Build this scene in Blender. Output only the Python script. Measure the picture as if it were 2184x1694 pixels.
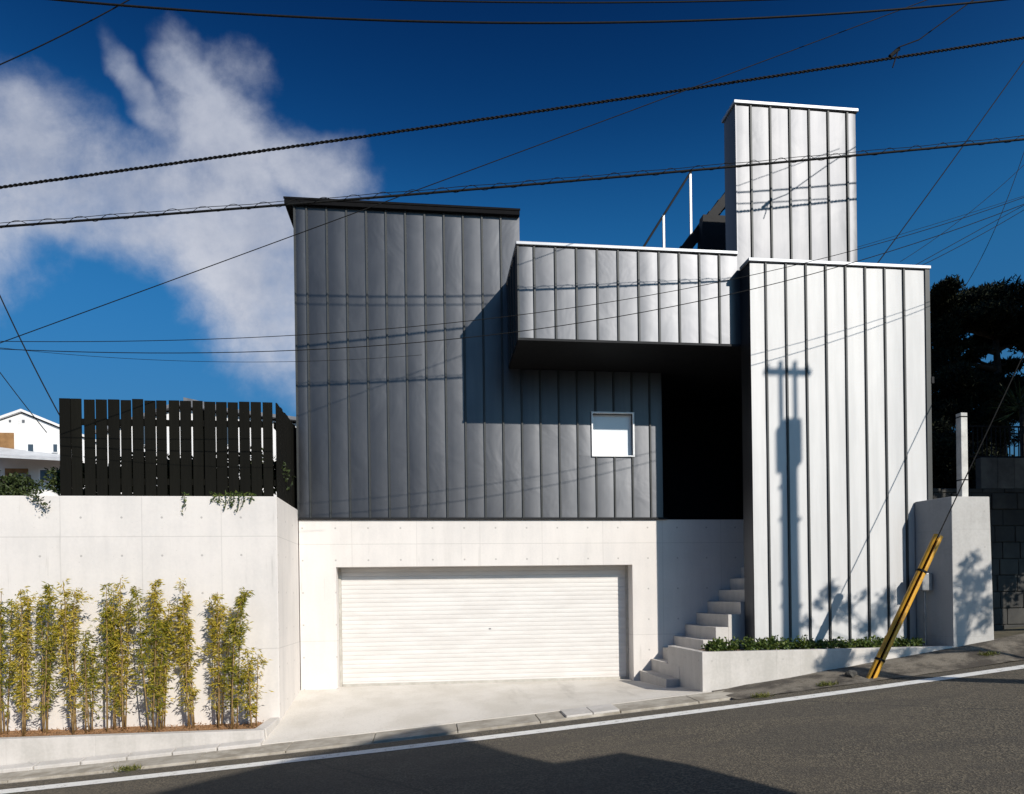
import bpy, bmesh, math, random
import numpy as np
from mathutils import Vector, Matrix
random.seed(7); rng = np.random.default_rng(7)
for o in list(bpy.data.objects): bpy.data.objects.remove(o)
SC = bpy.context.scene; COL = SC.collection

# ------------------------------------------------------------------ camera, sky, sun, exposure
# The world axes follow the house: x along the facade, y into the house (garage wall at y = 0), z up (garage floor at 0).
FPX, CX, HY, ROLL, TY, D0, EYE = 1500., 1092., 1275., math.radians(.8), .1185, 13.5, 1.66
YAW = math.atan(TY); SY, CY = math.sin(YAW), math.cos(YAW)
CAM = np.array([-D0*SY, -D0*CY, EYE])
SUNV = np.array([.57, -1., .67])
cd = bpy.data.cameras.new('camera'); cam = bpy.data.objects.new('camera', cd); COL.objects.link(cam)
cd.sensor_fit = 'HORIZONTAL'; cd.sensor_width = 36; cd.lens = FPX/2184*36
cd.shift_y = (HY-847)/2184; cd.clip_start = .05; cd.clip_end = 3000
_r = Vector((CY, -SY, 0)); _u = Vector((0, 0, 1)); _f = Vector((SY, CY, 0))
_cr = _r*math.cos(ROLL) - _u*math.sin(ROLL); _cu = _r*math.sin(ROLL) + _u*math.cos(ROLL)
M = Matrix((( _cr.x, _cu.x, -_f.x, CAM[0]), (_cr.y, _cu.y, -_f.y, CAM[1]), (_cr.z, _cu.z, -_f.z, CAM[2]), (0, 0, 0, 1)))
cam.matrix_world = M
SC.camera = cam

class G:
    """tiny node-tree writer"""
    def __init__(s, nt): s.t = nt; s.n = nt.nodes; s.l = nt.links
    def node(s, typ, **kw):
        n = s.n.new(typ)
        for k, v in kw.items(): setattr(n, k, v)
        return n
    def put(s, sock, v):
        if v is None: return
        if hasattr(v, 'is_output') or isinstance(v, bpy.types.NodeSocket): s.l.new(v, sock)
        else: sock.default_value = v
    def m(s, op, a, b=None, c=None, clamp=False):
        n = s.node('ShaderNodeMath', operation=op); n.use_clamp = clamp
        for i, v in enumerate((a, b, c)): s.put(n.inputs[i], v)
        return n.outputs[0]
    def vm(s, op, a, b=None):
        n = s.node('ShaderNodeVectorMath', operation=op); s.put(n.inputs[0], a); s.put(n.inputs[1], b)
        return n.outputs['Value'] if op in ('LENGTH', 'DOT_PRODUCT') else n.outputs[0]
    def sep(s, v): n = s.node('ShaderNodeSeparateXYZ'); s.put(n.inputs[0], v); return n.outputs
    def comb(s, x, y, z):
        n = s.node('ShaderNodeCombineXYZ')
        for i, v in enumerate((x, y, z)): s.put(n.inputs[i], v)
        return n.outputs[0]
    def noise(s, v, scale, detail=3, rough=.55, dist=0.):
        n = s.node('ShaderNodeTexNoise'); s.put(n.inputs['Vector'], v); n.inputs['Scale'].default_value = scale
        n.inputs['Detail'].default_value = detail; n.inputs['Roughness'].default_value = rough; n.inputs['Distortion'].default_value = dist
        return n.outputs[0]
    def mix(s, f, a, b, mode='MIX'):
        n = s.node('ShaderNodeMix', data_type='RGBA', blend_type=mode)
        s.put(n.inputs[0], f); s.put(n.inputs[6], a); s.put(n.inputs[7], b)
        return n.outputs[2]
    def ramp(s, v, lo, hi, a=0., b=1., smooth=True):
        n = s.node('ShaderNodeMapRange'); n.interpolation_type = 'SMOOTHSTEP' if smooth else 'LINEAR'
        s.put(n.inputs[0], v)
        for i, q in enumerate((lo, hi, a, b)): n.inputs[i+1].default_value = q
        return n.outputs[0]
    def bump(s, h, strength, dist=.01, normal=None):
        n = s.node('ShaderNodeBump'); s.put(n.inputs['Height'], h); n.inputs['Strength'].default_value = strength
        n.inputs['Distance'].default_value = dist; s.put(n.inputs['Normal'], normal)
        return n.outputs[0]

def c4(r, g, b): return (r, g, b, 1.)

def ray(x, y):
    a, b = (x-CX)/FPX, (HY-y)/FPX
    X = a*math.cos(ROLL)+b*math.sin(ROLL); U = -a*math.sin(ROLL)+b*math.cos(ROLL)
    return np.array([X*CY+SY, -X*SY+CY, U])
def PY(x, y, p=0.): d = ray(x, y); return CAM+d*((p-CAM[1])/d[1])       # pixel -> point on the upright plane y = p
def PXP(x, y, p): d = ray(x, y); return CAM+d*((p-CAM[0])/d[0])         # pixel -> point on the plane x = p
def PL(x, y, a, b):                                                      # pixel -> point on the upright plane y = a + b x
    d = ray(x, y); t = (a+b*CAM[0]-CAM[1])/(d[1]-b*d[0]); return CAM+d*t

EL = math.atan2(SUNV[2], math.hypot(SUNV[0], SUNV[1])); AZ = math.atan2(SUNV[0], SUNV[1])
W = bpy.data.worlds.new('World'); SC.world = W; W.use_nodes = True
g = G(W.node_tree); g.n.clear()
sky = g.node('ShaderNodeTexSky', sky_type='NISHITA'); sky.sun_disc = False
sky.sun_elevation = EL; sky.sun_rotation = AZ; sky.altitude = 300; sky.air_density = 1.0; sky.dust_density = 2.6; sky.ozone_density = 3.0
# clouds live on a flat layer ahead of the house: direction divided by its forward part
tc = g.node('ShaderNodeTexCoord'); dirs = tc.outputs['Generated']
dx, dy, dz = g.sep(dirs)[:3]
# slide-film blue: one tint law over the whole dome, deepening towards the zenith
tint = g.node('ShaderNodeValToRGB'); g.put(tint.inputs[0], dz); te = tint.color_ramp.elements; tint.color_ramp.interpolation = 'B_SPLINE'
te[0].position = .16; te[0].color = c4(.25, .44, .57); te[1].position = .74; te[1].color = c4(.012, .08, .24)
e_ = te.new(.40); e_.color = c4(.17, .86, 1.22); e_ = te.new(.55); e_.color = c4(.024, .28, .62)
# tint eased towards the sun: unseen sky there lifted to brighten the shadows
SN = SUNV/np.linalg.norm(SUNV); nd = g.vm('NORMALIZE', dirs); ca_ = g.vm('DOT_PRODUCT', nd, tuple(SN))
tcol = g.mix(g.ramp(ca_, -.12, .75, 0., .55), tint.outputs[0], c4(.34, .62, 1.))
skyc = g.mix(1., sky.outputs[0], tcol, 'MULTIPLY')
fwd = g.m('MAXIMUM', dy, .05)
px_, pz_ = g.m('DIVIDE', dx, fwd), g.m('DIVIDE', dz, fwd)
pv = g.comb(px_, 0., pz_)
warp = g.node('ShaderNodeTexNoise'); g.put(warp.inputs['Vector'], pv); warp.inputs['Scale'].default_value = 5.; warp.inputs['Detail'].default_value = 4
wv = g.vm('SUBTRACT', warp.outputs['Color'], (.5, .5, .5)); wv = g.vm('MULTIPLY', wv, (.16, 0., .16))
pw = g.vm('ADD', pv, wv)
wx, _, wz = g.sep(pw)[:3]
def blob(px, py, rx, ry, ang):
    d = ray(px, py); cx, cz = d[0]/d[1], d[2]/d[1]; s = 1/FPX*1.02
    ca, sa = math.cos(math.radians(ang)), math.sin(math.radians(ang))
    ax, az = g.m('SUBTRACT', wx, cx), g.m('SUBTRACT', wz, cz)
    e = g.m('DIVIDE', g.m('ADD', g.m('MULTIPLY', ax, ca), g.m('MULTIPLY', az, sa)), rx*s)
    h = g.m('DIVIDE', g.m('SUBTRACT', g.m('MULTIPLY', az, ca), g.m('MULTIPLY', ax, sa)), ry*s)
    return g.m('SUBTRACT', 1., g.m('SQRT', g.m('ADD', g.m('MULTIPLY', e, e), g.m('MULTIPLY', h, h))))
mask = None
for b in [(330, 430, 420, 150, -22), (560, 620, 300, 150, -40), (470, 300, 190, 130, -55), (300, 170, 150, 42, -58), (430, 160, 130, 55, -50),
          (40, 330, 150, 130, -30), (655, 360, 135, 95, -20), (-250, 420, 330, 220, 0), (-900, 600, 500, 160, 8), (200, 400, 330, 110, 10), (520, 480, 260, 130, -30), (3300, 700, 600, 140, -6)]:
    v = blob(*b); mask = v if mask is None else g.m('SMOOTH_MAX', mask, v, .15)
f1 = g.noise(pv, 5.6, 12, .64, .1); f2 = g.noise(pv, 1.9, 3, .5)
dens = g.m('ADD', mask, g.m('MULTIPLY', g.m('SUBTRACT', f1, .5), 1.25))
dens = g.ramp(dens, -.16, .66, 0., .96)
dens = g.m('MULTIPLY', dens, g.ramp(g.noise(pv, 3.1, 7, .62), .33, .58, .45, 1.))
dens = g.m('MULTIPLY', dens, g.ramp(dy, .05, .25))
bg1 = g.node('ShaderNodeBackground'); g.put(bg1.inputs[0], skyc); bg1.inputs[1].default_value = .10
bg2 = g.node('ShaderNodeBackground'); g.put(bg2.inputs[0], g.mix(g.m('ADD', g.m('MULTIPLY', g.ramp(f1, .3, .7), .6), g.ramp(pz_, .30, .85, .5, -.1), clamp=True), c4(.24, .29, .41), c4(.60, .62, .69))); bg2.inputs[1].default_value = 1.
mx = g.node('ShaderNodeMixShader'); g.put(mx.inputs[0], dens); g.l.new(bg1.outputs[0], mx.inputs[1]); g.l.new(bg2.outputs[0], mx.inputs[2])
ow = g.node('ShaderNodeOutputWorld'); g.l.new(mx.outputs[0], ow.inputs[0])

sl = bpy.data.lights.new('sun', 'SUN'); sl.energy = 5.; sl.angle = math.radians(.53); sl.color = (1., .93, .83)
so = bpy.data.objects.new('sun', sl); COL.objects.link(so); so.location = (20, -35, 24)
so.rotation_euler = Vector(-SUNV).to_track_quat('-Z', 'Y').to_euler()
vs = SC.view_settings; vs.view_transform = 'Standard'; vs.look = 'None'; vs.exposure = .08; vs.gamma = 1.; vs.use_curve_mapping = False
SC.render.engine = 'CYCLES'

# ------------------------------------------------------------------ materials
MATS = {}
def mat(name, build):
    m = bpy.data.materials.new(name); m.use_nodes = True; m.node_tree.nodes.clear(); gg = G(m.node_tree)
    out = gg.node('ShaderNodeOutputMaterial'); p = gg.node('ShaderNodeBsdfPrincipled'); gg.l.new(p.outputs[0], out.inputs[0])
    gg.out = out
    build(gg, p); MATS[name] = m; return m
def pos(gg): return gg.node('ShaderNodeNewGeometry').outputs['Position']
def objrand(gg): return gg.node('ShaderNodeObjectInfo').outputs['Random']
def setp(gg, p, **kw):
    for k, v in kw.items(): gg.put(p.inputs[k.replace('_', ' ')], v)

def b_metal(gg, p, k=1.):
    P = pos(gg); r = objrand(gg)
    streak = gg.noise(gg.vm('MULTIPLY', P, (7., 7., .55)), 1., 4, .6)
    cloudy = gg.noise(P, 1.3, 3, .5)
    f = gg.m('ADD', gg.m('MULTIPLY', streak, .5), gg.m('MULTIPLY', cloudy, .5))
    col = gg.mix(gg.ramp(f, .3, .7), c4(.092*k, .095*k, .104*k), c4(.118*k, .120*k, .128*k))
    col = gg.mix(gg.m('MULTIPLY', r, .22), col, c4(.083*k, .086*k, .094*k))
    setp(gg, p, Base_Color=col, Metallic=1., Roughness=.485, Anisotropic=.46, Tangent=gg.comb(0., 0., 1.))
    h = gg.noise(gg.vm('MULTIPLY', P, (1., 1., .9)), 1.25, 3, .5, .6)
    gg.put(p.inputs['Normal'], gg.bump(h, .20, .05))
mat('metal', b_metal)
mat('metal_bright', lambda gg, p: b_metal(gg, p, 1.08))
mat('metal_tower', lambda gg, p: b_metal(gg, p, .86))
def b_pale(gg, p):
    P = pos(gg); r = objrand(gg)
    f = gg.noise(gg.vm('MULTIPLY', P, (5., 5., .5)), 1., 4, .6)
    col = gg.mix(gg.ramp(f, .3, .7), c4(.40, .402, .405), c4(.46, .46, .462)); col = gg.mix(gg.m('MULTIPLY', r, .18), col, c4(.31, .315, .33))
    setp(gg, p, Base_Color=col, Metallic=.28, Roughness=.62, Anisotropic=.6, Tangent=gg.comb(0., 0., 1.))
    gg.put(p.inputs['Normal'], gg.bump(gg.noise(P, 1.3, 2, .5), .14, .05))
mat('pale_metal', b_pale)
def b_seam(gg, p):
    n = gg.noise(pos(gg), 6., 3)
    setp(gg, p, Base_Color=gg.mix(n, c4(.018, .021, .022), c4(.036, .039, .039)), Metallic=.2, Roughness=.55)
mat('seam', b_seam)
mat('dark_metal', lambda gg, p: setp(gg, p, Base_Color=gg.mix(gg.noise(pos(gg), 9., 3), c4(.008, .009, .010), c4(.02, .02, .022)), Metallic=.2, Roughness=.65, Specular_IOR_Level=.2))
mat('black_metal', lambda gg, p: setp(gg, p, Base_Color=gg.mix(gg.noise(pos(gg), 9., 3), c4(.003, .003, .0035), c4(.008, .008, .009)), Roughness=.8, Specular_IOR_Level=.08))
mat('cap_metal', lambda gg, p: setp(gg, p, Base_Color=gg.mix(gg.noise(pos(gg), 5., 3), c4(.30, .315, .34), c4(.40, .41, .43)), Metallic=.35, Roughness=.5))
mat('rail_steel', lambda gg, p: setp(gg, p, Base_Color=gg.mix(gg.noise(pos(gg), 20., 3), c4(.38, .37, .36), c4(.5, .49, .48)), Metallic=.3, Roughness=.5))

def b_conc(base, dark, cell=.6, hoff=0., zoff=0., lines=1.):
    def f(gg, p):
        P = pos(gg); x, y, z = gg.sep(P)[:3]
        h = gg.m('ADD', gg.m('ADD', x, y), hoff); zz = gg.m('ADD', z, zoff)
        n1 = gg.noise(P, .9, 5, .6); n2 = gg.noise(gg.vm('MULTIPLY', P, (4., 4., .5)), 1., 4, .6); n3 = gg.noise(P, 26., 4, .6)
        v = gg.m('ADD', gg.m('ADD', gg.m('MULTIPLY', n1, .45), gg.m('MULTIPLY', n2, .35)), gg.m('MULTIPLY', n3, .2))
        col = gg.mix(gg.ramp(v, .36, .62), dark, base)
        cellid = gg.comb(gg.m('FLOOR', gg.m('ADD', gg.m('DIVIDE', h, 1.2), .5)), gg.m('FLOOR', gg.m('ADD', gg.m('DIVIDE', zz, 1.8), .5)), 0.)
        wn = gg.node('ShaderNodeTexWhiteNoise'); gg.put(wn.inputs[0], cellid); col = gg.mix(gg.m('MULTIPLY', wn.outputs[0], .15), col, dark)
        wet = gg.ramp(gg.noise(gg.vm('MULTIPLY', P, (2.2, 2.2, .25)), 1., 5, .7), .55, .78); col = gg.mix(gg.m('MULTIPLY', wet, .15), col, c4(.33, .31, .28))
        # grime running down in places
        gr = gg.ramp(gg.noise(gg.vm('MULTIPLY', P, (9., 9., .7)), 1., 3, .7), .62, .80)
        col = gg.mix(gg.m('MULTIPLY', gr, .30), col, c4(.20, .185, .16))
        def line(c, per, w):
            fr = gg.m('FRACT', gg.m('DIVIDE', c, per)); d = gg.m('MULTIPLY', gg.m('ABSOLUTE', gg.m('SUBTRACT', fr, .5)), per)
            return gg.ramp(d, w, w*2.5, 1., 0.)
        jl = gg.m('MAXIMUM', gg.m('MULTIPLY', line(h, 1.2 if cell > .5 else .9, .004), .7), line(zz, 1.8, .0035))
        fx = gg.m('SUBTRACT', gg.m('FRACT', gg.m('DIVIDE', h, cell)), .5); fz = gg.m('SUBTRACT', gg.m('FRACT', gg.m('DIVIDE', gg.m('ADD', zz, .3), cell)), .5)
        d = gg.m('MULTIPLY', gg.m('SQRT', gg.m('ADD', gg.m('MULTIPLY', fx, fx), gg.m('MULTIPLY', fz, fz))), cell)
        hole = gg.ramp(d, .012, .022, 1., 0.)
        mk = gg.m('MAXIMUM', gg.m('MULTIPLY', jl, .26*lines), gg.m('MULTIPLY', hole, .5*lines))
        col = gg.mix(mk, col, c4(.17, .16, .15))
        # small blow holes
        pit = gg.ramp(gg.noise(P, 55., 2, .4), .73, .80)
        col = gg.mix(gg.m('MULTIPLY', pit, .5), col, c4(.15, .14, .13))
        setp(gg, p, Base_Color=col, Roughness=.8)
        hh = gg.m('SUBTRACT', gg.m('MULTIPLY', n3, .3), gg.m('ADD', mk, gg.m('MULTIPLY', pit, .6)))
        gg.put(p.inputs['Normal'], gg.bump(hh, .35, .006))
    return f
mat('concrete', b_conc(c4(.67, .63, .595), c4(.58, .55, .525)))
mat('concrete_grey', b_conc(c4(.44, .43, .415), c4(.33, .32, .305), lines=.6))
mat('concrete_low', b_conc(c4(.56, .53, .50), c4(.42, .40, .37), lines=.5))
def b_apron(gg, p):
    P = pos(gg); n = gg.noise(P, 1.1, 5, .6); m_ = gg.noise(P, 40., 3, .6)
    col = gg.mix(gg.ramp(n, .35, .65), c4(.54, .505, .45), c4(.63, .595, .545))
    col = gg.mix(gg.m('MULTIPLY', gg.ramp(m_, .5, .7), .25), col, c4(.28, .26, .23))
    tr = gg.ramp(gg.noise(gg.vm('MULTIPLY', P, (1.6, .35, 1.)), 1., 4, .65), .56, .72)
    col = gg.mix(gg.m('MULTIPLY', tr, .35), col, c4(.30, .275, .245))
    setp(gg, p, Base_Color=col, Roughness=.9); gg.put(p.inputs['Normal'], gg.bump(m_, .4, .004))
mat('apron', b_apron)
def b_gutter(gg, p):
    P = pos(gg); n = gg.noise(P, 3., 5, .65); r = objrand(gg)
    col = gg.mix(gg.ramp(n, .32, .68), c4(.26, .23, .185), c4(.48, .445, .385)); col = gg.mix(gg.m('MULTIPLY', r, .35), col, c4(.22, .2, .17))
    setp(gg, p, Base_Color=col, Roughness=.95); gg.put(p.inputs['Normal'], gg.bump(gg.noise(P, 45., 4), .6, .006))
mat('gutter', b_gutter)
def b_shoulder(gg, p):
    P = pos(gg); n = gg.noise(P, 2.2, 6, .65); f_ = gg.noise(P, 70., 3, .65)
    col = gg.mix(gg.ramp(n, .38, .6), c4(.06, .05, .04), c4(.20, .175, .14)); col = gg.mix(gg.m('MULTIPLY', gg.ramp(f_, .45, .7), .6), col, c4(.045, .04, .03))
    setp(gg, p, Base_Color=col, Roughness=.95); gg.put(p.inputs['Normal'], gg.bump(gg.m('ADD', f_, n), .9, .012))
mat('shoulder', b_shoulder)
def b_asph(c1, c2):
    def f(gg, p):
        P = pos(gg)
        v = gg.node('ShaderNodeTexVoronoi'); gg.put(v.inputs['Vector'], P); v.inputs['Scale'].default_value = 62.
        st = gg.sep(v.outputs['Color'])[0]
        n = gg.noise(P, .7, 5, .6); f_ = gg.noise(P, 150., 2, .6)
        col = gg.mix(gg.ramp(st, .3, 1., 0., 1.), c1, c2)
        col = gg.mix(gg.ramp(n, .35, .7, 0., .5), col, c4(.105, .088, .064))
        col = gg.mix(gg.m('MULTIPLY', gg.ramp(f_, .45, .7), .5), col, c4(.03, .03, .03))
        pt = gg.ramp(gg.noise(gg.vm('MULTIPLY', P, (.5, 1.3, 1.)), .55, 3, .5, 1.2), .5, .56); col = gg.mix(gg.m('MULTIPLY', pt, .32), col, c4(.05, .045, .038))
        st_ = gg.ramp(gg.noise(P, 1.9, 6, .7), .60, .72); col = gg.mix(gg.m('MULTIPLY', st_, .4), col, c4(.035, .032, .028))
        # old trench seams and hair cracks
        x, y, z = gg.sep(P)[:3]
        q = gg.m('ADD', gg.m('MULTIPLY', x, .9), gg.m('MULTIPLY', y, .62)); q = gg.m('ADD', q, gg.m('MULTIPLY', gg.noise(P, 1.4, 4), .35))
        cr = gg.ramp(gg.m('ABSOLUTE', gg.m('SUBTRACT', gg.m('FRACT', gg.m('DIVIDE', gg.m('ADD', q, 2.2), 6.)), .5)), .001, .006, 1., 0.)
        col = gg.mix(gg.m('MULTIPLY', cr, .6), col, c4(.03, .028, .026))
        setp(gg, p, Base_Color=col, Roughness=.92)
        gg.put(p.inputs['Normal'], gg.bump(gg.m('ADD', v.outputs['Distance'], gg.m('MULTIPLY', f_, .5)), .75, .008))
    return f
mat('asphalt', b_asph(c4(.056, .048, .036), c4(.185, .155, .108)))
def b_paint(gg, p):
    P = pos(gg); n = gg.noise(P, 9., 5, .7); w = gg.noise(P, 60., 3, .7)
    k = gg.ramp(gg.m('ADD', gg.m('MULTIPLY', n, .6), gg.m('MULTIPLY', w, .4)), .53, .63)
    setp(gg, p, Base_Color=gg.mix(gg.m('MULTIPLY', k, .8), c4(.74, .735, .71), c4(.22, .205, .18)), Roughness=.75)
    gg.put(p.inputs['Normal'], gg.bump(w, .5, .004))
mat('road_paint', b_paint)
def simple(name, a, b, scale=6., rough=.8, bump=.3, bs=30., rand=0., **kw):
    def f(gg, p):
        P = pos(gg); col = gg.mix(gg.ramp(gg.noise(P, scale, 4, .6), .3, .7), c4(*a), c4(*b))
        if rand: col = gg.mix(gg.m('MULTIPLY', objrand(gg), rand), col, c4(*[v*.45 for v in a]))
        setp(gg, p, Base_Color=col, Roughness=rough, **kw)
        if bump: gg.put(p.inputs['Normal'], gg.bump(gg.noise(P, bs, 3), bump, .01))
    return mat(name, f)
simple('soil', (.06, .04, .025), (.16, .10, .06), 12., .95, .8, 50.)
simple('earth', (.05, .045, .03), (.11, .095, .06), 3., .95, .6)
simple('leaf_litter', (.20, .10, .04), (.34, .19, .09), 30., .9, .6, 60.)
def b_wood(gg, p):
    P = pos(gg); n = gg.noise(gg.vm('MULTIPLY', P, (30., 30., 2.)), 1., 4, .6)
    col = gg.mix(n, c4(.004, .004, .003), c4(.010, .0095, .007)); col = gg.mix(gg.m('MULTIPLY', objrand(gg), .5), col, c4(.004, .004, .0035))
    setp(gg, p, Base_Color=col, Roughness=.8, Specular_IOR_Level=.08); gg.put(p.inputs['Normal'], gg.bump(n, .5, .004))
mat('dark_wood', b_wood)
def b_shutter(gg, p):
    P = pos(gg); n = gg.noise(gg.vm('MULTIPLY', P, (1.5, 1., 6.)), 1., 4, .6)
    col = gg.mix(gg.ramp(n, .3, .7), c4(.58, .555, .53), c4(.65, .625, .60)); col = gg.mix(gg.m('MULTIPLY', objrand(gg), .10), col, c4(.45, .43, .40))
    setp(gg, p, Base_Color=col, Roughness=.5)
mat('shutter', b_shutter)
simple('shutter_rail', (.36, .34, .30), (.46, .44, .40), 6., .5, 0.)
simple('white_frame', (.72, .73, .74), (.80, .80, .80), 6., .45, 0.)
def b_blind(gg, p): setp(gg, p, Base_Color=gg.mix(gg.noise(pos(gg), 3., 2), c4(.66, .70, .74), c4(.74, .77, .79)), Roughness=.28)
mat('window_pane', b_blind)
mat('glass_dark', lambda gg, p: setp(gg, p, Base_Color=c4(.05, .07, .09), Roughness=.08, Specular_IOR_Level=.6))
simple('black_cable', (.004, .004, .004), (.009, .009, .009), 30., .7, 0., Specular_IOR_Level=.15)
def b_yellow(gg, p):
    P = pos(gg); n = gg.noise(P, 7., 5, .7)
    setp(gg, p, Base_Color=gg.mix(gg.ramp(n, .45, .75), c4(.60, .31, .025), c4(.30, .16, .04)), Roughness=.42)
mat('yellow_plastic', b_yellow)
simple('pole_concrete', (.30, .29, .27), (.40, .39, .37), 3., .85)
simple('steel_grey', (.18, .19, .2), (.28, .28, .29), 8., .5, 0., Metallic=.5)
simple('post_concrete', (.42, .41, .39), (.58, .57, .54), 5., .85)
simple('house_white', (.66, .65, .64), (.76, .75, .74), 1.2, .8, .2)
simple('house_plaster', (.42, .40, .36), (.52, .50, .46), 1.2, .85, .2)
simple('roof_grey', (.10, .105, .115), (.17, .175, .19), 4., .6)
simple('roof_pale', (.40, .41, .43), (.5, .51, .53), 4., .6)
simple('brown_shutter', (.20, .10, .035), (.30, .16, .06), 4., .7)
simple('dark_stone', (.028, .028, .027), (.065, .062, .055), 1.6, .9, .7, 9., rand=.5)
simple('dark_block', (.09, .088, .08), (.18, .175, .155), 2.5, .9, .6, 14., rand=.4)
def foliage(name, cols, trans=.3, rough=.5):
    def f(gg, p):
        r = gg.node('ShaderNodeNewGeometry').outputs['Random Per Island']
        n = gg.noise(pos(gg), 2.6, 3)
        cr = gg.node('ShaderNodeValToRGB'); gg.put(cr.inputs[0], gg.m('ADD', gg.m('MULTIPLY', r, .7), gg.m('MULTIPLY', n, .3)))
        els = cr.color_ramp.elements
        while len(els) < len(cols): els.new(.5)
        for i, c in enumerate(cols): els[i].position = .12+.76*i/(len(cols)-1); els[i].color = c4(*c)
        setp(gg, p, Base_Color=cr.outputs[0], Roughness=rough, Specular_IOR_Level=.3)
        tr = gg.node('ShaderNodeBsdfTranslucent'); gg.put(tr.inputs[0], cr.outputs[0])
        ms = gg.node('ShaderNodeMixShader'); ms.inputs[0].default_value = trans
        gg.l.new(p.outputs[0], ms.inputs[1]); gg.l.new(tr.outputs[0], ms.inputs[2]); gg.l.new(ms.outputs[0], gg.out.inputs[0])
    return mat(name, f)
foliage('bamboo_leaf', [(.10, .11, .012), (.25, .22, .02), (.45, .36, .03), (.58, .44, .05), (.66, .50, .14)], .35)
foliage('bamboo_leaf_green', [(.06, .08, .012), (.14, .16, .016), (.27, .25, .022), (.44, .36, .035), (.54, .43, .07)], .35)
foliage('ground_leaf', [(.02, .04, .01), (.04, .075, .014), (.08, .12, .02), (.16, .19, .04)], .25)
foliage('shrub_leaf', [(.012, .02, .006), (.03, .045, .012), (.05, .07, .02), (.07, .09, .03)], .2)
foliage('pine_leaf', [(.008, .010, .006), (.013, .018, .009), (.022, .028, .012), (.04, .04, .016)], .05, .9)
foliage('weed_leaf', [(.06, .08, .02), (.13, .14, .03), (.24, .22, .06)], .3)
simple('culm', (.13, .075, .03), (.30, .20, .08), 14., .55, .2)
simple('bark', (.03, .022, .016), (.07, .055, .04), 10., .95, .8, 25.)
simple('stem', (.06, .06, .02), (.12, .11, .04), 14., .8, .2)

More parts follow.
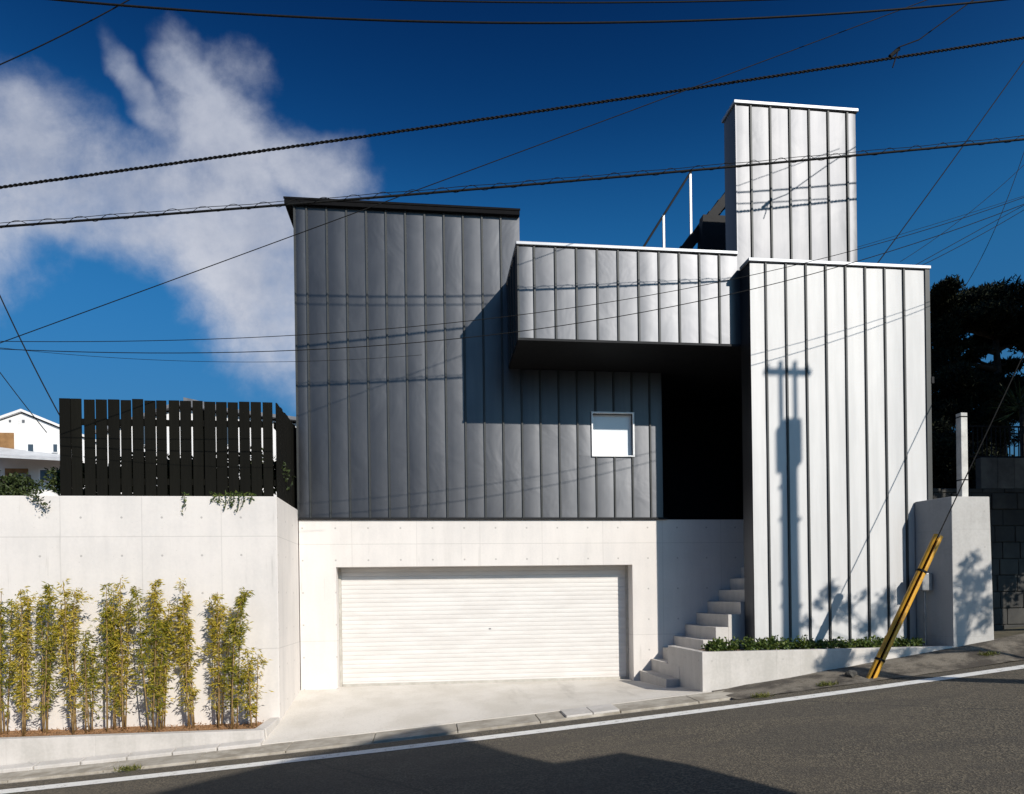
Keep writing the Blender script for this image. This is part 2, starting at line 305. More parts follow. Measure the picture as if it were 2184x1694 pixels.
# ------------------------------------------------------------------ mesh helpers
class MB:
    def __init__(s): s.v = []; s.f = []
    def add(s, vs, fs):
        n = len(s.v); s.v += [tuple(map(float, q)) for q in vs]; s.f += [tuple(i+n for i in q) for q in fs]; return s
    def box(s, x0, x1, y0, y1, z0, z1):
        return s.add([(x0, y0, z0), (x1, y0, z0), (x1, y1, z0), (x0, y1, z0), (x0, y0, z1), (x1, y0, z1), (x1, y1, z1), (x0, y1, z1)],
                     [(3, 2, 1, 0), (4, 5, 6, 7), (0, 1, 5, 4), (1, 2, 6, 5), (2, 3, 7, 6), (3, 0, 4, 7)])
    def hexa(s, b, t):     # four bottom corners (counter-clockwise from above) and four top corners
        return s.add(list(b)+list(t), [(3, 2, 1, 0), (4, 5, 6, 7), (0, 1, 5, 4), (1, 2, 6, 5), (2, 3, 7, 6), (3, 0, 4, 7)])
    def prism_y(s, poly, y0, y1):   # polygon in x,z (counter-clockwise seen from -y) pushed from y0 to y1
        n = len(poly); vs = [(x, y0, z) for x, z in poly]+[(x, y1, z) for x, z in poly]
        return s.add(vs, [tuple(range(n)), tuple(range(2*n-1, n-1, -1))]+[((i+1) % n, i, n+i, n+(i+1) % n) for i in range(n)])
    def prism_z(s, poly, z0, z1):   # polygon in x,y (counter-clockwise from above)
        n = len(poly); vs = [(x, y, z0) for x, y in poly]+[(x, y, z1) for x, y in poly]
        return s.add(vs, [tuple(range(n-1, -1, -1)), tuple(range(n, 2*n))]+[(i, (i+1) % n, n+(i+1) % n, n+i) for i in range(n)])
    def tube(s, pts, r, n=6, cap=True):
        pts = [np.array(q, float) for q in pts]; rs = r if hasattr(r, '__len__') else [r]*len(pts)
        base = len(s.v); up = np.array([0, 0, 1.])
        t0 = pts[1]-pts[0]; a = np.cross(t0, up)
        if np.linalg.norm(a) < 1e-4: a = np.cross(t0, [1., 0, 0])
        a /= np.linalg.norm(a)
        for i, q in enumerate(pts):
            t = pts[min(i+1, len(pts)-1)]-pts[max(i-1, 0)]; t /= np.linalg.norm(t)+1e-9
            a = a-t*np.dot(a, t); a /= np.linalg.norm(a)+1e-9; b = np.cross(t, a)
            for k in range(n):
                w = 2*math.pi*k/n; s.v.append(tuple(q+(a*math.cos(w)+b*math.sin(w))*rs[i]))
        for i in range(len(pts)-1):
            for k in range(n):
                s.f.append((base+i*n+k, base+i*n+(k+1) % n, base+(i+1)*n+(k+1) % n, base+(i+1)*n+k))
        if cap:
            s.f.append(tuple(base+k for k in range(n-1, -1, -1))); e = base+(len(pts)-1)*n; s.f.append(tuple(e+k for k in range(n)))
        return s
    def leaves(s, P, L, Wd, up=.0, dirs=None, curl=.25):
        P = np.asarray(P, float); n = len(P)
        d = rng.normal(size=(n, 3)) if dirs is None else np.asarray(dirs, float)+rng.normal(size=(n, 3))*.35
        d[:, 2] += up; d /= np.linalg.norm(d, axis=1)[:, None]
        q = rng.normal(size=(n, 3)); w = np.cross(d, q); w /= np.linalg.norm(w, axis=1)[:, None]+1e-9; nn = np.cross(d, w)
        sc = rng.uniform(.65, 1.3, (n, 1)); l = d*L*sc; ww = w*Wd*.5*sc
        tip = P+l-nn*L*curl*sc; mid = P+l*.45
        b = len(s.v); V = np.stack([P, mid+ww, tip, mid-ww], 1).reshape(-1, 3)
        s.v += list(map(tuple, V)); s.f += [(b+4*i, b+4*i+1, b+4*i+2, b+4*i+3) for i in range(n)]
        return s
    def build(s, name, m, parent=None, base=None, smooth=False, bevel=0.):
        me = bpy.data.meshes.new(name); o = bpy.data.objects.new(name, me); COL.objects.link(o)
        off = np.array(parent['_base'] if parent is not None else (base if base is not None else (0, 0, 0)), float)
        me.from_pydata([tuple(np.array(q)-off) for q in s.v], [], s.f); me.materials.append(MATS[m])
        if bevel:
            bm = bmesh.new(); bm.from_mesh(me)
            bmesh.ops.bevel(bm, geom=[e for e in bm.edges if len(e.link_faces) == 2 and e.calc_face_angle(0) > .5], offset=bevel, segments=2, affect='EDGES', profile=.6, clamp_overlap=True)
            bm.to_mesh(me); bm.free()
        if smooth:
            for q in me.polygons: q.use_smooth = True
        if parent is not None: o.parent = parent; o['_base'] = list(map(float, off))
        else: o.location = off; o['_base'] = list(map(float, off))
        return o
def tag(o, label, cat, group=None):
    o['label'] = label; o['category'] = cat
    if group: o['group'] = group
    return o
def thing(name, base, label, cat, group=None):
    o = bpy.data.objects.new(name, None); COL.objects.link(o); o.location = base; o['_base'] = list(map(float, base)); o.empty_display_size = .2
    return tag(o, label, cat, group)
def kind(o, k): o['kind'] = k; return o

# ------------------------------------------------------------------ ground, road, pavement
RC = (.00142, .0852, -.154)
def zr(x):
    q = max(-12., min(14., x)); s = RC[0]*2*q+RC[1]; z = RC[0]*q*q+RC[1]*q+RC[2]
    return z+s*(max(-34., min(34., x))-q)
def grid(xs, ys, zf):
    b = MB(); nx, ny = len(xs), len(ys)
    b.v = [(x, y, zf(x, y)) for y in ys for x in xs]
    b.f = [(j*nx+i, j*nx+i+1, (j+1)*nx+i+1, (j+1)*nx+i) for j in range(ny-1) for i in range(nx-1)]
    return b
def lin(a, b, n): return [a+(b-a)*i/(n-1) for i in range(n)]
XR = lin(-34, -12, 12)[:-1]+lin(-12, 14, 53)+lin(14, 34, 11)[1:]
kind(grid([-1500, -300]+XR+[300, 1500], [-1500, -300, -60, -20, -13, -10, -8, -6, -4, -2, 0, 10, 60, 300, 1500], lambda x, y: zr(x)-.12).build('ground', 'earth'), 'structure')
kind(grid(XR, [-9.6, -8, -6, -5, -4.4, -3.9, -3.45], lambda x, y: zr(x)-.00).build('road', 'asphalt', smooth=True), 'structure')
YL0, YL1 = -4.07, -3.82
kind(grid(XR, [YL0, YL1], lambda x, y: zr(x)+.005).build('road_edge_line', 'road_paint', smooth=True), 'structure')
kind(grid(XR, [-9.3, -9.15], lambda x, y: zr(x)+.005).build('far_road_line', 'road_paint', smooth=True), 'structure')
kind(grid(XR, [-16., -12., -9.6], lambda x, y: zr(x)+.02).build('opposite_pavement', 'gutter', smooth=True), 'structure')
# shoulder between the road and the walls: it climbs towards the pier
def zs(x, y):
    k = max(0., min(1., (y+3.5)/.85)); k = k*k*(3-2*k)
    return zr(x)+.004+k*(max(0., x-2.7)*.043)
sh = grid(lin(2.9, 30, 80), lin(-3.5, -2.55, 7), lambda x, y: zs(x, y)+random.uniform(0, .018))
kind(sh.build('road_shoulder', 'shoulder', smooth=True), 'structure')
# apron: ruled between the garage threshold and the gutter
def za(x, y):
    t = max(0., min(1., -y/2.75)); e = zr(x)+.03
    return e*t+(1-t)*0.
ap = grid(lin(-4.35, 2.80, 30), [.4, 0, -.4, -.8, -1.2, -1.6, -2., -2.4, -2.72], lambda x, y: za(x, y) if y < 0 else 0.)
n0 = len(ap.v); ap.v += [(x, -2.722, zr(x)-.05) for x in lin(-4.35, 2.80, 30)]; st = 30*8
ap.f += [(n0+i, n0+i+1, st+i+1, st+i) for i in range(29)]
apron = kind(ap.build('driveway_apron', 'apron'), 'structure')
# gutter pieces along the whole road edge
gut = kind(grid(lin(-34, 30, 90), [-3.46, -2.73], lambda x, y: zr(x)-.02).build('gutter_bed', 'gutter'), 'structure')
gx = -13.2; i = 0
while gx < 2.85:
    L = 1.2; g0, g1 = gx+.006, gx+L-.006
    zt = lambda x: zr(x)+.012
    b = MB().hexa([(g0, -3.30, zr(g0)-.1), (g1, -3.30, zr(g1)-.1), (g1, -2.73, zr(g1)-.1), (g0, -2.73, zr(g0)-.1)],
                  [(g0, -3.30, zt(g0)), (g1, -3.30, zt(g1)), (g1, -2.73, zt(g1)+.015), (g0, -2.73, zt(g0)+.015)])
    b.build('gutter_slab', 'gutter', gut, bevel=.008); gx += L
# kerb pieces below the left planter
gx = -9.0
while gx < -4.3:
    L = .62; g0, g1 = gx+.008, gx+L-.008
    MB().hexa([(g0, -2.80, zr(g0)-.1), (g1, -2.80, zr(g1)-.1), (g1, -2.604, zr(g1)-.1), (g0, -2.604, zr(g0)-.1)],
              [(g0, -2.80, zr(g0)+.075), (g1, -2.80, zr(g1)+.075), (g1, -2.604, zr(g1)+.10), (g0, -2.604, zr(g0)+.10)]).build('kerb_stone', 'concrete_low', gut, bevel=.015)
    gx += L
# raised garden terrace behind the left wall and higher land on the right
kind(grid(lin(-60, -4.0, 20), [-1.5, 0, 3, 8, 20, 60], lambda x, y: 3.18+max(0, y-3)*.03).build('garden_terrace', 'soil'), 'structure')
kind(grid(lin(8.2, 60, 14), [1.2, 4, 8, 20, 60], lambda x, y: 3.6+max(0, y-1)*.05+(x-8)*.05).build('upper_terrace', 'soil'), 'structure')

# ------------------------------------------------------------------ the house
house = thing('house', (0., 0., 0.), 'modern house clad in grey standing seam metal above a pale concrete garage', 'house')
XL, XU, ZD, ZSOF, ZM, ZTW, ZR_, ZLT = -3.96, .20, 3.17, 6.055, 7.66, 10.33, 7.37, 9.0
YM, YR = -1.53, -1.90
X3 = 3.02        # end of the clad wall beside the entrance
def panel(parent, x0, x1, y, z0, z1, bulge=.005, side=None, m='metal'):
    """one sheet between two seams, very slightly dished and dented; side: sheet lies on the plane x = side"""
    nc, nr = 5, max(3, int((z1-z0)/.45)+1); b = MB()
    a1, a2, p1, p2 = rng.uniform(.0004, .0016), rng.uniform(.0003, .001), rng.uniform(0, 6), rng.uniform(0, 6)
    tilt = rng.normal()*.0012; bl = bulge*rng.uniform(.5, 1.3)
    for j in range(nr+1):
        for i in range(nc+1):
            u = i/nc; z = z0+(z1-z0)*j/nr
            d = bl*(1-(2*u-1)**2)+tilt*(2*u-1)+a1*math.sin(z*2.1+p1+u)+a2*math.sin(z*4.3+p2-2*u)
            d *= 1.
            if side is None: b.v.append((x0+(x1-x0)*u, y-.006-d, z))
            else: b.v.append((side-.006-d, y+(x1-x0)*(1-u), z))
    for j in range(nr):
        for i in range(nc): k = j*(nc+1)+i; b.f.append((k, k+1, k+nc+2, k+nc+1))
    b.build('panel', m, parent, smooth=True)
def seam(parent, x, y, z0, z1, w=.036, pr=.034):
    MB().hexa([(x-w/2-.004, y-.004, z0), (x-w/2+.003, y-pr, z0), (x+w/2-.003, y-pr, z0), (x+w/2+.004, y-.004, z0)][::1],
              [(x-w/2-.004, y-.004, z1), (x-w/2+.003, y-pr, z1), (x+w/2-.003, y-pr, z1), (x+w/2+.004, y-.004, z1)]).build('seam', 'seam', parent)

# main volume (window opening left free)
WX0, WX1, WZ0, WZ1 = PY(1264, 930)[0], PY(1349, 930)[0], PY(1306, 972)[2], PY(1306, 883)[2]
b = MB(); b.box(XL, XU-.02, .002, 6.5, ZSOF, ZLT)
for q in [(XL, WX0, ZD, ZSOF-.002), (WX1, X3, ZD, ZSOF-.002), (WX0+.001, WX1-.001, ZD, WZ0), (WX0+.001, WX1-.001, WZ1, ZSOF-.002)]:
    b.box(q[0], q[1], .002, .6, q[2], q[3])
b.box(XL+.01, X3-.01, .602, 6.5, ZD+.01, ZSOF-.01)
main = b.build('main_volume', 'dark_metal', house)
s0, s1 = PY(660, 900)[0], PY(1386, 900)[0]; pit = (s1-s0)/18
xs = [XL]+[s0+k*pit for k in range(19)]+[s0+19*pit]
for k in range(len(xs)-1):
    a, c = xs[k], min(xs[k+1], X3)
    top = ZLT-.03 if c < XU+.12 else ZSOF-.01
    if c > XU and c < XU+.2: c2 = XU
    if a < WX1 and c > WX0:
        for z0, z1 in [(ZD+.03, WZ0-.01), (WZ1+.01, top)]: panel(main, a, c, 0., z0, z1)
        if a < WX0-.02: panel(main, a, WX0-.005, 0., WZ0-.01, WZ1+.01)
        if c > WX1+.02: panel(main, WX1+.005, c, 0., WZ0-.01, WZ1+.01)
    else: panel(main, a, c, 0., ZD+.03, top)
    if top > 7 and c > XU-.12: pass
for k in range(1, len(xs)-1):
    x = xs[k]; top = ZLT-.03 if x < XU else ZSOF-.01
    if WX0-.02 < x < WX1+.03:
        seam(main, x, 0., ZD+.02, WZ0-.035)
        seam(main, x, 0., WZ1+.035, top)
    else: seam(main, x, 0., ZD+.02, top)
for x in (XL-.004,): MB().box(x-.012, x+.02, -.03, .3, ZD+.02, ZLT-.03).build('corner_trim', 'seam', main)
# side of the main volume above the bridge and its roof
roof = MB().box(XL-.165, XU+.04, -.10, 6.6, ZLT-.035, ZLT+.075).build('roof', 'black_metal', house, bevel=.008)
MB().box(XL-.175, XU+.05, -.112, -.1005, ZLT+.045, ZLT+.083).build('fascia_lip', 'black_metal', roof)
MB().box(XL, X3+.08, -.045, .03, ZD-.012, ZD+.022).build('drip_edge', 'dark_metal', main)
# window
win = MB(); t = .028; wy0 = -.045; wy1 = .22
win.box(WX0-t, WX0, wy0, wy1, WZ0-t, WZ1+t); win.box(WX1, WX1+t, wy0, wy1, WZ0-t, WZ1+t)
win.box(WX0, WX1, wy0, wy1, WZ0-t, WZ0); win.box(WX0, WX1, wy0, wy1, WZ1, WZ1+t)
wo = win.build('window', 'white_frame', house, bevel=.003)
MB().box(WX0+.001, WX1-.001, .085, .105, WZ0+.001, WZ1-.001).build('pane', 'window_pane', wo)
fr = MB(); e = .022
fr.box(WX0+.001, WX0+e, .066, .0845, WZ0+.001, WZ1-.001).box(WX1-e, WX1-.001, .066, .0845, WZ0+.001, WZ1-.001).box(WX0+e, WX1-e, .066, .0845, WZ0+.001, WZ0+e).box(WX0+e, WX1-e, .066, .0845, WZ1-e, WZ1-.001)
fr.build('sash', 'white_frame', wo)

# bridge volume across the entrance
XB0 = PY(1105, 620, YM)[0]; XT0, XT1 = PY(1570, 400, YM)[0], PY(1826, 400, YM)[0]; XR0, XR1 = PY(1604, 950, YR)[0], PY(1977, 800, YR)[0]
b = MB().box(XB0, XT0-.004, YM+.002, -.003, ZSOF, ZM).box(XU+.002, XT1+.5, 0., 5., ZSOF+.002, ZM-.001).box(XT0-.003, XR1-.05, YM+.47, -.003, ZSOF+.001, ZM-.002)
bridge = b.build('bridge_volume', 'dark_metal', house)
q0, q1 = PY(1140, 620, YM)[0], PY(1534, 620, YM)[0]; bp = (q1-q0)/9
bx = [XB0]+[q0+k*bp for k in range(10)]+[XT0]
for k in range(len(bx)-1): panel(bridge, bx[k], bx[k+1], YM, ZSOF+.03, ZM-.02, m='metal_bright')
for x in bx[1:-1]: seam(bridge, x, YM, ZSOF+.02, ZM-.02)
for k in range(4):
    y0 = YM+k*.3825; panel(bridge, 0, .3825, y0, ZSOF+.03, ZM-.02, side=XB0)
    if k: MB().box(XB0-.034, XB0-.001, y0-.014, y0+.014, ZSOF+.02, ZM-.02).build('seam', 'seam', bridge)
MB().box(XB0-.012, XB0+.02, YM-.022, YM+.03, ZSOF+.02, ZM-.02).build('corner_trim', 'seam', bridge)
MB().box(XB0-.03, XT0-.005, YM-.05, -.004, ZM, ZM+.052).build('roof_cap', 'cap_metal', house, bevel=.006)
MB().box(XB0-.02, XT0-.006, YM-.035, YM+.05, ZSOF-.02, ZSOF+.018).build('drip_edge', 'dark_metal', bridge)

# tower wall
tw = MB().box(XT0, XT1, YM+.002, YM+.46, ZSOF, ZTW); tower = tw.build('tower_wall', 'dark_metal', house)
t0, t1 = PY(1602.6, 436, YM)[0], PY(1807.7, 436, YM)[0]; tp = (t1-t0)/5
tx = [XT0]+[t0+k*tp for k in range(6)]+[XT1]
for k in range(len(tx)-1): panel(tower, tx[k], tx[k+1], YM, ZSOF+.03, ZTW-.02, m='metal_tower')
for x in tx[1:-1]: seam(tower, x, YM, ZSOF+.02, ZTW-.02)
MB().box(XT0-.006, XT0+.014, YM-.02, YM+.02, ZM+.07, ZTW-.02).build('corner_trim', 'metal', tower)
panel(tower, 0, .44, YM+.01, ZM+.07, ZTW-.02, side=XT0)
MB().box(XT0-.035, XT1+.035, YM-.05, YM+.50, ZTW, ZTW+.054).build('roof_cap', 'cap_metal', house, bevel=.006)

# tall screen wall beside the steps
ZSB = .60
sc_ = MB().box(XR0, XR1, YR+.002, YM-.012, ZSB, ZR_).box(XR1-.3, XR1, YM-.011, 4., ZSB, ZR_-.01); screen = sc_.build('screen_wall', 'dark_metal', house)
r0, r1 = PY(1635.6, 861, YR)[0], PY(1929.6, 861, YR)[0]; rp = (r1-r0)/7
rx = [XR0]+[r0+k*rp for k in range(8)]+[XR1-.03]
for k in range(len(rx)-1): panel(screen, rx[k], rx[k+1], YR, ZSB, ZR_-.02, bulge=.003, m='pale_metal')
for x in rx[1:-1]: seam(screen, x, YR, ZSB, ZR_-.02)
panel(screen, 0, .355, YR+.005, ZSB, ZR_-.02, side=XR0, bulge=.002)  # darker metal than the front sheets, painting in the shade on this side
MB().box(XR1-.03, XR1+.055, YR-.03, YR+.06, ZSB, ZR_-.005).build('corner_trim', 'seam', screen)
MB().box(XR0-.035, XR1+.07, YR-.05, YM-.052, ZR_, ZR_+.054).build('roof_cap', 'cap_metal', house, bevel=.006)
bz = PY(1975, 812, YR)[2]; MB().box(XR1+.056, XR1+.11, YR-.045, YR+.03, bz-.06, bz+.06).build('bracket', 'dark_metal', screen, bevel=.01)

# entrance recess: back wall, far side wall, floor
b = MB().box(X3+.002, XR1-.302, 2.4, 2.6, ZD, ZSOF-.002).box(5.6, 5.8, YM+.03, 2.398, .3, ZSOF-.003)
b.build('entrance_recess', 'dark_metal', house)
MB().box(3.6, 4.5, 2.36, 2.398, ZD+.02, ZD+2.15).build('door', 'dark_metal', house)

# concrete base with the garage opening
GX0, GX1, GZ = PY(718, 1300)[0], PY(1350, 1300)[0], PY(1040, 1207)[2]
b = MB()
b.box(XL, GX0, 0., .55, -.6, ZD-.014).box(GX0, GX1, 0., .55, GZ, ZD-.014).box(GX1, 5.598, 0., .55, -.3, ZD-.014).box(XL+.02, 5.58, .552, 6.4, -.2, ZD-.02)
base_ = b.build('concrete_base', 'concrete', house)
shut = thing_part = MB().box(GX0+.001, GX1-.001, .40, .42, -.02, GZ-.001).build('garage_shutter', 'shutter', house)
ns = 27; sp = GZ/ns
for k in range(ns):
    z0 = k*sp; b = MB(); x0, x1 = GX0+.05, GX1-.05
    prof = [(.366, z0), (.3528, z0+sp*.015), (.3510, z0+sp*.2), (.350, z0+sp*.5), (.3510, z0+sp*.8), (.3528, z0+sp*.975), (.366, z0+sp*.99)]
    n = len(prof); b.v = [(x0, p_[0], p_[1]) for p_ in prof]+[(x1, p_[0], p_[1]) for p_ in prof]
    b.f = [(i, n+i, n+i+1, i+1) for i in range(n-1)]+[tuple(range(n-1, -1, -1)), tuple(range(n, 2*n))]
    b.build('slat', 'shutter', shut)
for x0, x1 in ((GX0+.002, GX0+.048), (GX1-.048, GX1-.002)): MB().box(x0, x1, .325, .3995, 0., GZ-.002).build('guide_rail', 'shutter_rail', shut)
MB().box(GX0+.055, GX1-.055, .33, .3995, .0, .05).build('bottom_bar', 'shutter_rail', shut)

lk = PY(1045, 1341, .35); MB().box(lk[0]-.022, lk[0]+.022, .342, .3495, lk[2]-.014, lk[2]+.014).build('lock', 'steel_grey', shut, bevel=.004)
# entrance steps, climbing along the concrete base
sx0 = PY(1364, 1430)[0]; srun = (PY(1556, 1235)[0]-sx0)/8; sz0 = PY(1364, 1430)[2]; srise = (PY(1556, 1235)[2]-sz0)/8
steps = thing('entrance_steps', (sx0, -.9, 0.), 'pale concrete steps climbing beside the garage to the shaded entrance', 'steps')
for k in range(14):
    z1 = sz0+srise*k
    if z1 > ZD: break
    MB().box(sx0+k*srun, sx0+(k+1)*srun, -1.50 if k > 1 else -1.56, -.004, -.3, z1).build('step', 'concrete_low', steps, bevel=.006)
MB().box(sx0+k*srun, 5.59, -1.50, -.004, 2.6, ZD-.02).build('landing', 'concrete_low', steps)

# rooftop stair and handrail behind the bridge roof
stair = thing('roof_stair', (3.4, 1., ZM), 'black steel stair rising to the tower above the bridge roof', 'stair')
A, B_ = PY(1462, 528, .8), PY(1562, 405, .8)
b = MB()
sl_ = (B_[2]-A[2])/(B_[0]-A[0]); x0, x1 = A[0]-.25, B_[0]+1.0
for yy in (.72, 1.55): b = MB().prism_y([(x0, A[2]-.25*sl_-.16), (x1, A[2]+sl_*(x1-A[0])-.16), (x1, A[2]+sl_*(x1-A[0])+.12), (x0, A[2]-.25*sl_+.12)], yy, yy+.04); b.build('stringer', 'dark_metal', stair)
for k in range(9):
    tx_ = A[0]+k*.21; tz = A[2]+k*.21*sl_; MB().box(tx_-.12, tx_+.14, .762, 1.548, tz-.02, tz+.012).build('tread', 'dark_metal', stair)
C1 = PY(1488, 474, .8); D1 = PY(1560, 528, .8)
MB().prism_y([(C1[0]-.18, ZM-.1), (D1[0]+.3, ZM-.1), (D1[0]+.3, PY(1540, 470, .8)[2]-.05), (PY(1530, 474, .8)[0], C1[2]), (C1[0], C1[2])], .5, .70).build('upstand', 'dark_metal', stair)
rail = thing('handrail', tuple(PY(1415, 524, 1.1)), 'steel handrail on two thin posts slanting above the bridge roof', 'handrail')
for xp in (1472, 1415):
    tz = PY(xp, 372 if xp == 1472 else 460, 1.1); MB().box(tz[0]-.022, tz[0]+.022, 1.08, 1.12, ZM-.05, tz[2]).build('post', 'rail_steel', rail)
e0, e1 = PY(1360, 547, 1.1), PY(1474, 366, 1.1); MB().tube([(e0[0], 1.1, e0[2]), (e1[0], 1.1, e1[2])], .024, 8).build('rail', 'dark_metal', rail)

# ------------------------------------------------------------------ retaining wall, fence, planters, pier
CRX, CRY = PY(590, 1058, -1.75)[0], -1.75; WZT = 3.34
b = MB().prism_z([(-16., CRY), (CRX, CRY), (XL-.012, -.02), (XL-.16, 1.2), (-16., 1.2)], -1.6, WZT)
tag(b.build('retaining_wall', 'concrete', base=(-8., CRY, -1.), bevel=.012), 'tall pale concrete retaining wall below the dark wooden fence', 'wall')
# wall of the bamboo bed
PZ = -.255; PX1 = PY(562, 1562, -2.6)[0]
b = MB()
b.hexa([(-14., -2.6, -1.8), (PX1+.10, -2.6, -1.2), (PX1+.10, -2.44, -1.2), (-14., -2.44, -1.8)], [(-14., -2.6, PZ), (PX1, -2.6, PZ), (PX1-.02, -2.44, PZ), (-14., -2.44, PZ)])
b.hexa([(PX1-.10, -2.4395, -1.2), (PX1+.1, -2.4395, -1.2), (CRX+.06, CRY-.004, -1.2), (CRX-.12, CRY-.004, -1.2)], [(PX1-.17, -2.4395, PZ-.002), (PX1, -2.4395, PZ-.002), (CRX, CRY-.004, PZ+.05), (CRX-.14, CRY-.004, PZ+.05)])
tag(b.build('planter_wall', 'concrete_low', base=(-6., -2.6, -.7), bevel=.01), 'low concrete wall of the bed where the bamboo grows', 'planter')
kind(grid(lin(-14, PX1-.03, 40), lin(-2.46, CRY+.005, 6), lambda x, y: PZ-.05+random.uniform(0, .03)).build('bamboo_bed', 'leaf_litter'), 'structure')

# wooden fence on the wall
FY = -1.42
f0, f1 = PY(127, 960, FY)[0], PY(586, 960, FY)[0]; fp = (f1-f0)/18; FZ = 4.94
fence = thing('wooden_fence', (-5.7, FY, WZT), 'dark stained wooden picket fence standing on the concrete retaining wall', 'fence')
for k in range(18):
    x0 = f0+k*fp+random.uniform(-.006, .006); w = fp*.865+random.uniform(-.008, .008); zt = FZ+random.uniform(-.015, .015)
    b = MB().box(x0, x0+w, FY, FY+.022, WZT+.03, zt); b.v = [(v[0]+(v[2]-WZT)*0, v[1]+random.uniform(-.004, .004), v[2]) for v in b.v]
    b.build('picket', 'dark_wood', fence)
for zz in (4.58, 3.62): MB().box(f0, f1-.05, FY+.023, FY+.065, zz-.05, zz+.05).build('rail', 'dark_wood', fence)
for k in range(4): xx = f0+.15+k*(f1-f0-.35)/3; MB().box(xx, xx+.08, FY+.066, FY+.146, WZT, 4.8).build('post', 'dark_wood', fence)
fx = f1+.015
for k in range(13):
    y0 = FY+.03+k*.165; MB().box(fx, fx+.022, y0, y0+.135, WZT+.03, FZ+random.uniform(-.015, .015)).build('picket', 'dark_wood', fence)
for zz in (4.58, 3.62): MB().box(fx-.045, fx-.001, FY+.07, FY+2.2, zz-.05, zz+.05).build('rail', 'dark_wood', fence)

# right planter and pier
QX0 = PY(1498, 1430, -2.6)[0]; QZ = .745; QX1 = PY(2033, 1380, -2.6)[0]
qb = PXP(1424, 1380, QX0)[1]
b = MB()
b.box(QX0, QX1+.02, -2.6, -2.46, -.5, QZ).box(QX0, QX0+.14, -2.4595, max(qb, -1.7), -.5, QZ)
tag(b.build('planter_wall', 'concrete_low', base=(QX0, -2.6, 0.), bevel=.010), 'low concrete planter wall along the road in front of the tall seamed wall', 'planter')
kind(grid(lin(QX0+.12, QX1, 30), lin(-2.47, -1.55, 6), lambda x, y: QZ-.06+random.uniform(0, .03)).build('planter_bed', 'soil'), 'structure')
PXB = PY(1949, 1075, YR)[0]; pz = 3.25
PXL, PXRt, PXRb = PY(2031, 1200, -2.6)[0], PY(2110, 1060, -2.6)[0], PY(2123, 1380, -2.6)[0]
b = MB().hexa([(PXL, -2.604, -.2), (PXRb, -2.604, -.2), (PXRb+.05, -.9, -.2), (PXB, YR-.036, -.2)], [(PXL, -2.604, pz), (PXRt, -2.604, pz), (PXRt+.05, -.9, pz), (PXB, YR-.036, pz)])
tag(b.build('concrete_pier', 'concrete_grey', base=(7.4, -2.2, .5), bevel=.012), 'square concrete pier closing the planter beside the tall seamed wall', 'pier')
# meter box and pipe in the shaded corner
mb_ = thing('meter_box', (6.75, -2.1, QZ), 'grey meter box with a pipe in the shaded corner beside the pier', 'meter box')
m0 = PY(1975, 1240, -2.2); MB().box(m0[0]-.13, m0[0]+.06, -2.28, -2.12, m0[2]-.16, m0[2]+.14).build('box', 'steel_grey', mb_, bevel=.012)
MB().tube([(m0[0]-.03, -2.2, m0[2]-.15), (m0[0]-.03, -2.2, QZ-.05)], .02, 8).build('pipe', 'steel_grey', mb_)
# slim post on the pier
p0 = PY(2053, 1057, -2.2); p1 = PY(2053, 882, -2.2)
cp = thing('concrete_post', (p0[0], -2.2, pz), 'slim square concrete post standing on the pier', 'post')
MB().box(p0[0]-.062, p0[0]+.062, -2.262, -2.138, pz-.01, p1[2]).build('shaft', 'post_concrete', cp, bevel=.012)
for zz in (p1[2]-.07, pz+.34): MB().box(p0[0]-.067, p0[0]+.067, -2.267, -2.133, zz-.009, zz+.009).build('wire_band', 'black_cable', cp)

# ------------------------------------------------------------------ poles, cables
def pole(base, h, label, shadow=False):
    x, y, z = base; t = thing('utility_pole', base, label, 'pole')
    MB().tube([(x, y, z-.3), (x, y, z+h)], [.175, .11], 16).build('shaft', 'pole_concrete', t, smooth=True)
    return t
PR = (9.4, -3.55, zs(9.4, -3.5)); PLX = (-19.5, -2.9, zr(-19.5))
tr_ = pole(PR, 11.5, 'concrete utility pole up the road beyond the pier')
for zz, L in ((9.0, .8), (10.6, .9)):
    MB().box(PR[0]-.05, PR[0]+.05, PR[1]-L, PR[1]+L, PR[2]+zz-.05, PR[2]+zz+.05).build('crossarm', 'steel_grey', tr_)
tl_ = pole(PLX, 11.5, 'concrete utility pole down the road past the bamboo bed')
MB().box(PLX[0]-.05, PLX[0]+.05, PLX[1]-.8, PLX[1]+.8, PLX[2]+9., PLX[2]+9.1).build('crossarm', 'steel_grey', tl_)
# pole over the road whose shadow falls on the tall wall
tt = 7.0; S_ = PY(1686, 1300, YR)+tt*SUNV; T_ = PY(1678, 795, YR)+tt*SUNV
px0, py0 = S_[0], S_[1]; pz0 = zr(px0)
sp_ = thing('utility_pole', (px0, py0, pz0), 'utility pole with twin masts and transformer across the road', 'pole')
zt1 = (PY(1680, 905, YR)+tt*SUNV)[2]; zt2 = (PY(1680, 1000, YR)+tt*SUNV)[2]
MB().tube([(px0, py0, pz0-.3), (px0, py0, zt1-.1)], [.175, .135], 16).build('shaft', 'pole_concrete', sp_, smooth=True)
MB().box(px0-.16, px0+.16, py0-.17, py0+.17, zt2, zt1).build('transformer', 'steel_grey', sp_, bevel=.04)
for dx_ in (-.13, .13): MB().tube([(px0+dx_, py0, zt1-.3), (px0+dx_, py0, T_[2]+.18)], .04, 8).build('mast', 'steel_grey', sp_)
MB().box(px0-.42, px0+.42, py0-.04, py0+.04, T_[2]-.04, T_[2]+.04).build('crossarm', 'steel_grey', sp_)
